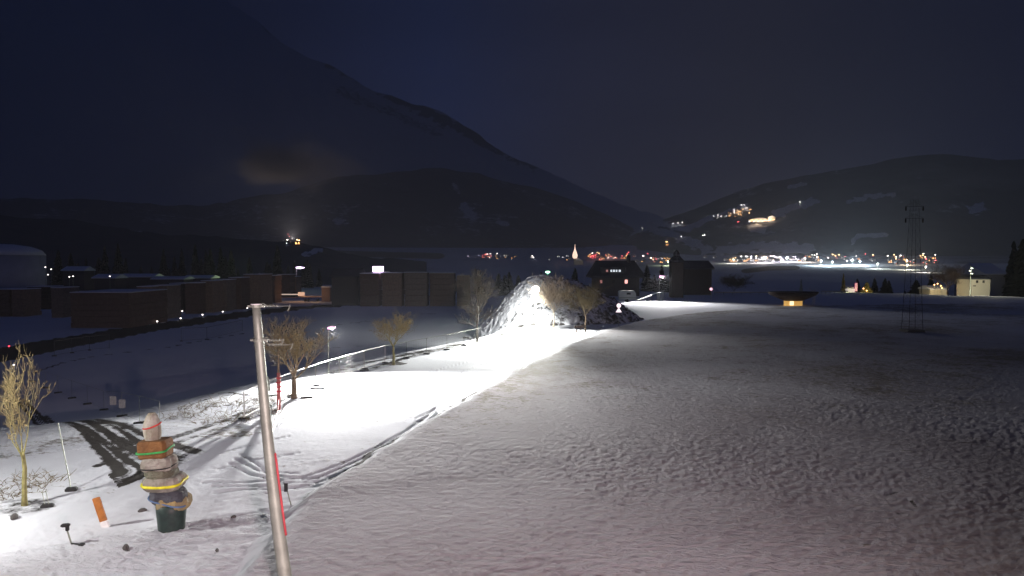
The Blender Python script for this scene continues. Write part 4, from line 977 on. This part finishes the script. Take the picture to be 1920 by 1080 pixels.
gabled('gate_hut', 'pinkish brick hut beside the yard gate', 'hut', 603, 619, 563, 539, 537, 212, 4, mat('pink_brick', (.22, .15, .125), .85, nscale=6, namt=.3), M_SNOW, over=.1)
a = lp_(568, 552, 214); z0 = gz(a.x, 214); rmp = thing('trailer', 'flat trailer lit orange between the barrier and the hut', 'trailer', (a.x + 2.6, 214, z0))
MB().box((0, 0, 1.35), (6.4, 2, .25), bevel=.04).build('bed', mat('trailer_bed', (.5, .32, .18), .7), rmp); MB().box((0, .2, 1.56), (6.0, 1.6, .16), bevel=.05).build('snow_cap', M_SNOW, rmp)
for x in (-1.6, -.7, 2.1): MB().tube([(x, -1.1, .45), (x, -.85, .45)], .45, 14).build('wheel', M_BLACK, rmp)
timber_stack(520, 545, 556, 515, 6, 'timber stack with a pale upright post behind the barrier', None, 0, D=235); timber_stack(547, 556, 552, 519, 6, 'narrow timber stack left of the violet yard lamp', None, 1, D=240)
timber_stack(492, 516, 562, 517, 6, 'dark timber stack with a bright tag just right of the pole top', None, 0, D=205)
o = MB().box((0, 0, 0), (.9, .05, .26), m=Matrix.Rotation(R(-12), 4, 'Y')).build('delivery_tag', glow('white_tag', (1, .9, .85), .6)); q = lp_(485, 545, 203); o.location = q; tag(o, 'small glowing tag fixed to the dark timber beside the pole', 'tag')
pp_ = lp_(512, 548, 222); zz_ = gz(pp_.x, 222); cr = thing('loading_crane', 'pale upright and beam of a loading crane above the stacks', 'crane', (pp_.x, 222, zz_)); chh = lp_(0, 517, 222).z - zz_
MB().box((0, 0, chh / 2), (.7, .5, chh), bevel=.05).build('mast', mat('crane_paint', (.5, .47, .36), .6), cr); MB().box((-1.5, 0, chh), (5.5, .3, .25), bevel=.04).build('beam', M_WHITE, cr); MB().box((-4.1, 0, chh + .1), (.4, .3, 1.6), bevel=.04).build('end_post', M_WHITE, cr)
point('bay_light', lp_(556, 545, 211), 200, (1, .50, .22), .3); point('bay_light', lp_(596, 548, 209), 110, (1, .6, .3), .3)
point('yard_light', at(455, 503, 275), 2200, (.75, 1, .45), .4)
# lit white cabin on the timber row
q = at(709, 504, 191); cb = thing('lit_cabin', 'glowing violet white cabin window on top of the timber row', 'cabin', (q.x, 191, at(0, 510, 191).z))
MB().box((0, 0, .75), (2.6, 1.6, 1.5), bevel=.06).build('lit_panel', E_VIO, cb); MB().box((1.6, 0, .12), (2.6, 1.4, .14), bevel=.03).build('canopy', M_WHITE, cb)
MB().box((0, .1, 1.56), (2.8, 1.9, .12), bevel=.03).build('roof', M_DKROOF, cb)

# ------------------------------------------------------------------ conifers and dark bushes
protoC = [cone_tree((0, 0, 0), 10, 4.6, 40 + i, M_FIR, M_BARK, 'dark conifer', tiers=13) for i in range(3)]
used = [0, 0, 0]
def conifer(loc, h, w, label, group, i):
    k = i % 3; s = (w / 4.6, w / 4.6, h / 10); rz = random.Random(i).uniform(0, 6)
    if not used[k]:
        o = protoC[k]; used[k] = 1; o.location = loc; o.scale = s; o.rotation_euler = (0, 0, rz); o['label'] = label; o['group'] = group; return o
    return dup(protoC[k], loc, rz, s, label, group)
rnd = random.Random(21)
for i in range(58):
    x = rnd.uniform(95, 640); D_ = rnd.uniform(300, 430); q = at(x, 500, D_); conifer((q.x, D_, gz(q.x, D_)), rnd.uniform(12, 21), rnd.uniform(5, 7.5), 'dark conifer in the wood behind the timber yard', 'conifers behind the timber yard', i)
for i in range(36):
    x = rnd.uniform(1600, 1815) if i < 19 else rnd.uniform(1892, 2010); D_ = rnd.uniform(228, 290); q = at(x, 500, D_); conifer((q.x, D_, gz(q.x, D_)), rnd.uniform(4, 9) if i < 19 else rnd.uniform(17, 30), rnd.uniform(3.5, 6) if i < 19 else rnd.uniform(7, 11), 'dark conifer just beyond the right edge of the field', 'conifers beyond the right field edge', i)
for i in range(16):
    x = rnd.uniform(840, 1110); D_ = rnd.uniform(250, 330); q = at(x, 500, D_); conifer((q.x, D_, gz(q.x, D_)), rnd.uniform(5, 9), rnd.uniform(4, 6), 'low dark conifer behind the mound', 'conifers behind the mound', i)
for i in range(14):
    x = rnd.uniform(1205, 1262); D_ = rnd.uniform(230, 300); q = at(x, 500, D_); conifer((q.x, D_, gz(q.x, D_)), rnd.uniform(6, 11), rnd.uniform(4, 6), 'dark conifer between the chalet and the tower', 'conifers between chalet and tower', i)
p = Vector((at(1581, 550, 225).x, 225, 0)); p.z = gz(p.x, p.y); cone_tree(p, 6.5, 1.8, 9, M_YEL, M_BARK, 'slim yellowish conifer left of the lit hut')
p = Vector((at(1625, 550, 225).x, 225, 0)); p.z = gz(p.x, p.y); cone_tree(p, 3.6, 4, 10, M_YEL, M_BARK, 'low yellow-lit bush right of the pink board', name='bush', cat='bush')
bt = Vector((at(1376, 556, 205).x, 205, 0)); bt.z = gz(bt.x, 205); bare_tree('dense dark round tree between barn and kiosk', bt, at(0, 511, 205).z - bt.z, 8, 50, mt=M_DARKW, mtw=mat('dark_twigs', (.06, .05, .045), .9), trunk_h=.12, tr=.03, dens=1.3)
bt = Vector((at(1776, 548, 215).x, 215, 0)); bt.z = gz(bt.x, 215); bare_tree('dark bare tree left of the cream house', bt, at(0, 487, 215).z - bt.z, 9, 51, mt=M_DARKW, mtw=M_DARKW, trunk_h=.2, tr=.03, dens=1.2)

# ------------------------------------------------------------------ villages
M_W1 = mat('village_wall', (.30, .27, .24), .9, nscale=.5); M_RS = M_SNOW
def village_house(glass, lit):
    root = thing('village_house', 'x', 'house'); 
    MB().box((0, 5, 2.6), (13, 10, 6.4)).build('wall', M_W1, root)
    r = MB(); r.prism([(-7.3, 5.6), (0, 9.6), (7.3, 5.6), (7.3, 6.0), (0, 10.0), (-7.3, 6.0)], -1, 11); ro = r.build('roof', M_RS, root); MB().box((2.2, 6, 9.6), (1, 1, 2)).build('chimney', M_W1, ro)
    MB().prism([(-6.4, 5.8), (6.4, 5.8), (0, 9.3)], .02, .3).build('gable', M_DARKW, root)
    for (x, z) in lit: MB().box((x, -.06, z), (2.0, .1, 1.5)).build('window', glass, root)
    MB().box((.2, -.05, .9), (1.2, .12, 2.1)).build('door', M_DARKW, root)
    return root
protoH = {}
def vh(px, py, kind, label, group, s=1.0, top=False):
    b = hit(px, py)
    if kind not in protoH:
        g = {'warm': E_WARM, 'cool': E_COLD, 'red': E_RED}[kind[:-1]]; lit = {'1': [(-4, 1.5)], '2': [(-4, 1.5), (4, 1.5), (-2, 4.4)], '3': [(-4.5, 1.5), (-2, 1.5), (3.5, 1.5), (-4, 4.4), (3, 4.4)]}[kind[-1]]
        o = village_house(g, lit); protoH[kind] = o; o.location = b; o['label'] = label; o['group'] = group
    else: o = dup(protoH[kind], b, 0, None, label, group)
    o.scale = (s, s, s); o.rotation_euler = (0, 0, random.uniform(-.5, .5)); return o
def vlampp(glass):
    root = thing('village_lamp', 'x', 'street lamp'); MB().tube([(0, 0, 0), (0, 0, 7)], .15, 5).build('pole', M_METAL, root); MB().lathe((0, 0, 7.3), [(.1, -.7), (.9, -.3), (.9, .3), (.1, .6)], 8).build('lamp_glass', glass, root); return root
protoL = {}
EL = {'w': glow('village_white', (1, .93, .9), 22), 'o': glow('village_orange', (1, .6, .28), 20), 'r': glow('village_red', (1, .12, .14), 12), 'v': glow('village_violet', (.85, .75, 1), 22)}
def vl(px, py, c, label, group, s=1.0):
    s *= 1.7
    b = hit(px, py)
    if c not in protoL: o = vlampp(EL[c]); protoL[c] = o; o.location = b; o['label'] = label; o['group'] = group
    else: o = dup(protoL[c], b, 0, None, label, group)
    o.scale = (s, s, s); return o
rnd = random.Random(4)
def cluster(x0, x1, y0, y1, nh, nl, kinds, lk, where, s=1.0, yf=None):
    for i in range(nh):
        x = rnd.uniform(x0, x1); y = rnd.uniform(y0, y1) + (yf(x) if yf else 0); vh(x, y, rnd.choice(kinds), 'small lit house %s' % where, 'houses %s' % where, s * rnd.uniform(.8, 1.25))
    for i in range(nl):
        x = rnd.uniform(x0, x1); y = rnd.uniform(y0, y1) + (yf(x) if yf else 0); vl(x, y, rnd.choice(lk), 'bright street lamp %s' % where, 'street lamps %s' % where, s * rnd.uniform(.6, 1.3))
cluster(1103, 1182, 478, 488, 26, 16, ['warm2', 'red2', 'warm1', 'red3', 'cool1'], 'oorrw', 'in the village right of the church')
cluster(1104, 1118, 484, 488, 0, 9, ['red3'], 'r', 'at the red corner of the village right of the church')
cluster(1180, 1258, 480, 493, 14, 8, ['warm2', 'cool1', 'warm1', 'red1'], 'wwro', 'in the valley above the chalet')
cluster(868, 1070, 480, 488, 14, 6, ['cool1', 'warm1', 'cool2'], 'wv', 'in the valley left of the church')
cluster(903, 922, 478, 484, 3, 7, ['red2'], 'rrw', 'in the small red-lit hamlet left of the church')
cluster(1395, 1510, 486, 491, 26, 42, ['cool3', 'warm3', 'cool2'], 'wwvwo', 'in the brightest strip of the right-hand village')
cluster(1510, 1640, 482, 490, 16, 14, ['warm2', 'red2', 'cool1'], 'wor', 'in the dimmer end of the right-hand village')
cluster(1355, 1400, 486, 492, 6, 4, ['warm2', 'cool1'], 'ow', 'at the left end of the right-hand village')
cluster(1664, 1760, 480, 496, 22, 16, ['warm3', 'warm2', 'warm1', 'red1'], 'ooorw', 'in the orange-lit village left of the cream house')
cluster(1366, 1408, 398, 409, 16, 16, ['warm2', 'warm3', 'warm1'], 'oow', 'in the hillside hamlet beside the bright hotel', 1.1, lambda x: -(x - 1366) * .12)
cluster(1330, 1364, 409, 413, 2, 7, ['cool1'], 'w', 'on the road climbing to the hillside hamlet', 1.0, lambda x: -(x - 1330) * .1)
for x, y, c in [(1204, 432, 'w'), (1262, 424, 'w'), (1271, 423, 'w'), (1279, 422, 'w'), (1277, 449, 'w'), (1318, 447, 'w'), (1321, 446, 'w'), (1251, 459, 'o'), (1249, 459, 'o'), (1500, 384, 'w'), (1390, 389, 'w'), (1395, 389, 'w'), (1383, 421, 'r'), (1385, 421, 'r'), (1588, 498, 'w')]:
    vl(x, y, c, '%s lamp standing alone on the dark hillside' % {'w': 'white', 'o': 'orange', 'r': 'red'}[c], '%s lone hillside lamps' % {'w': 'white', 'o': 'orange', 'r': 'red'}[c], 1.3)
for x, y, k in [(1323, 483, 'cool1'), (1340, 484, 'cool1'), (1251, 460, 'warm3')]: vh(x, y, k, 'single lit house above the dark tower roofs', 'single houses in the valley', 1.2)
for x, y, k in [(542, 441, 'red1'), (540, 455, 'cool1'), (558, 456, 'warm3'), (548, 447, 'red1')]: 
    vh(x, y + 2, k, 'lit farmhouse on the dark hill above the violet yard lamp', 'farmhouses on the dark hill', .9)
for x, y, c in [(540, 439, 'r'), (543, 443, 'r'), (539, 454, 'w'), (557, 454, 'o'), (561, 455, 'o')]: vl(x, y + 3, c, 'bright lamp beside the farmhouses on the dark hill', 'lamps by the hill farmhouses', .75)
# floodlit hotel on the hillside
hb = hit(1429, 416); hh_ = thing('hotel', 'long brightly floodlit hotel on the hillside', 'hotel', hb, -.1); uu = hb.y / F
E_FAC = glow('floodlit_facade', (1, .78, .58), 1.2)
MB().box((0, 10, 2.2 * uu), (48 * uu, 16, 5.5 * uu)).build('main_wing', M_CREAM, hh_); MB().box((17 * uu, 6, 4 * uu), (13 * uu, 20, 9 * uu)).build('tower_wing', M_CREAM, hh_)
MB().prism([(-25 * uu, 5 * uu), (0, 8 * uu), (11 * uu, 5 * uu)], 2, 18).build('roof', M_SNOW, hh_); MB().prism([(10 * uu, 8.6 * uu), (17 * uu, 11.5 * uu), (24 * uu, 8.6 * uu)], -4, 17).build('roof', M_SNOW, hh_)
for i in range(18): MB().box(((-23 + i * 2.6) * uu, 1.7 if i < 13 else -4.3, (1.0 + (i % 3) * 1.4) * uu), (2.2 * uu, .6, 1.9 * uu)).build('window', E_WARM if i % 3 else E_COLD, hh_)
point('hotel_light', hb + Vector((-30, -30, 14)), 110000, (1, .72, .45), 1); point('hotel_light', hb + Vector((35, -30, 18)), 120000, (1, .75, .55), 1); point('hotel_light', hit(1385, 402) + Vector((0, -8, 14)), 60000, (1, .68, .35), 1)
# church; the spire's floodlighting is put in as glow, its bloom as width
cbp = Vector((at(1079, 484, 2900).x, 2900, 0)); cbp.z = gz(cbp.x, 2900); cht = at(0, 458, 2900).z - cbp.z; ch = thing('church', 'church with a glowing onion spire in the far village', 'church', cbp)
MB().box((12, 12, 8), (36, 14, 16)).build('nave', M_CREAM, ch); MB().prism([(-6, 16), (30, 16), (12, 26)], 4, 20).build('nave_roof', M_SNOW, ch); MB().box((-2, 0, cht * .2), (9, 9, cht * .4)).build('tower', M_CREAM, ch)
E_SP = glow('spire_glow', (1, .66, .5), 2.0)
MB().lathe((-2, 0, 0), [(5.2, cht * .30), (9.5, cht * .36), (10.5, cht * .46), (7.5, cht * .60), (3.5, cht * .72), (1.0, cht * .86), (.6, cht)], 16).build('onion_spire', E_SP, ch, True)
# floodlit snow patches in the valley
def patch(px, py, power, col, h=16, n=1):
    b = hit(px, py, ground_z); g = thing('floodlight_mast', 'tall floodlight mast over lit snow in the valley', 'light mast', b, 0, 'floodlight masts in the valley')
    MB().tube([(0, 0, 0), (0, 0, h)], .3, 6).build('pole', M_METAL, g); MB().box((0, -.5, h), (2.2, .8, .8), bevel=.1).build('lamp_head', E_COLD, g); point('mast_light', b + Vector((0, -2, h - 1.2)), power * 3.4, col, .5)
patch(1540, 498, 190000, (.72, .9, 1), 18); patch(1560, 500, 60000, (.72, .9, 1)); patch(1598, 497, 260000, (.78, .92, 1), 18); patch(1612, 499, 60000, (.78, .92, 1)); patch(1645, 504, 60000, (.85, .95, .85)); patch(1700, 506, 36000, (1, .95, .7)); patch(1735, 511, 22000, (1, .9, .75))
patch(1430, 493, 150000, (1, .85, .8)); patch(1375, 494, 50000, (1, .97, .75)); patch(1475, 491, 160000, (.9, .85, 1)); patch(1252, 498, 36000, (.9, 1, .6)); patch(1700, 497, 30000, (1, .7, .4)); patch(1140, 489, 36000, (1, .5, .45)); patch(1510, 492, 60000, (1, .8, .6))

# ------------------------------------------------------------------ low cloud hanging before the mountain
def cloud(name, px, py, D_, wpx, hpx, dens, label, seed, col=(1, .9, .82)):
    c = at(px, py, D_); u = D_ / F; m = MB(); n = 28; rr = 14
    m.lathe((0, 0, 0), [(max(.02, math.sin(math.pi * i / rr)), -math.cos(math.pi * i / rr)) for i in range(rr + 1)], n)
    cm = bpy.data.materials.new(name + '_vapour'); cm.use_nodes = True; t = cm.node_tree; t.nodes.clear()
    ou = t.nodes.new('ShaderNodeOutputMaterial'); v = t.nodes.new('ShaderNodeVolumePrincipled'); t.links.new(v.outputs[0], ou.inputs['Volume'])
    v.inputs['Color'].default_value = (*col, 1)
    tx = t.nodes.new('ShaderNodeTexCoord'); mpp_ = t.nodes.new('ShaderNodeMapping'); t.links.new(tx.outputs['Object'], mpp_.inputs[0]); mpp_.inputs['Location'].default_value = (seed, seed, 0)
    no = t.nodes.new('ShaderNodeTexNoise'); no.inputs['Scale'].default_value = 1.25; no.inputs['Detail'].default_value = 5; t.links.new(mpp_.outputs[0], no.inputs[0])
    ln = t.nodes.new('ShaderNodeVectorMath'); ln.operation = 'LENGTH'; t.links.new(tx.outputs['Object'], ln.inputs[0])
    def m_(op, a, b, cl=False):
        q = t.nodes.new('ShaderNodeMath'); q.operation = op; q.use_clamp = cl
        for i, x in enumerate((a, b)):
            if isinstance(x, (int, float)): q.inputs[i].default_value = x
            else: t.links.new(x, q.inputs[i])
        return q.outputs[0]
    f = m_('SUBTRACT', m_('ADD', m_('MULTIPLY', no.outputs[0], 2.4), -.55), ln.outputs['Value'], True)
    t.links.new(m_('MULTIPLY', f, dens), v.inputs['Density'])
    o = m.build(name, cm); o.location = c; o.scale = (wpx * u / 2, hpx * u / 2 * 1.6, hpx * u / 2); tag(o, label, 'cloud')
    o['kind'] = 'stuff'
cloud('cloud', 552, 302, 3600, 330, 150, .016, 'pale puff of low cloud before the dark mountain', 3.1)
cloud('cloud', 330, 330, 3700, 420, 130, .0015, 'faint low cloud left of the pale puff', 7.7, (.85, .95, 1))
cloud('cloud', 1820, 335, 3600, 460, 110, .0035, 'faint low cloud over the right hillside', 1.3, (.9, .9, 1))


# added spot without a lamp of its own, brightening the puff of cloud
fl = hit(548, 452); spot('cloud_fill_light', fl + Vector((0, 0, 12)), at(552, 302, 3600), 5.5e6, (1, .86, .78), 95, 1.0, 2)
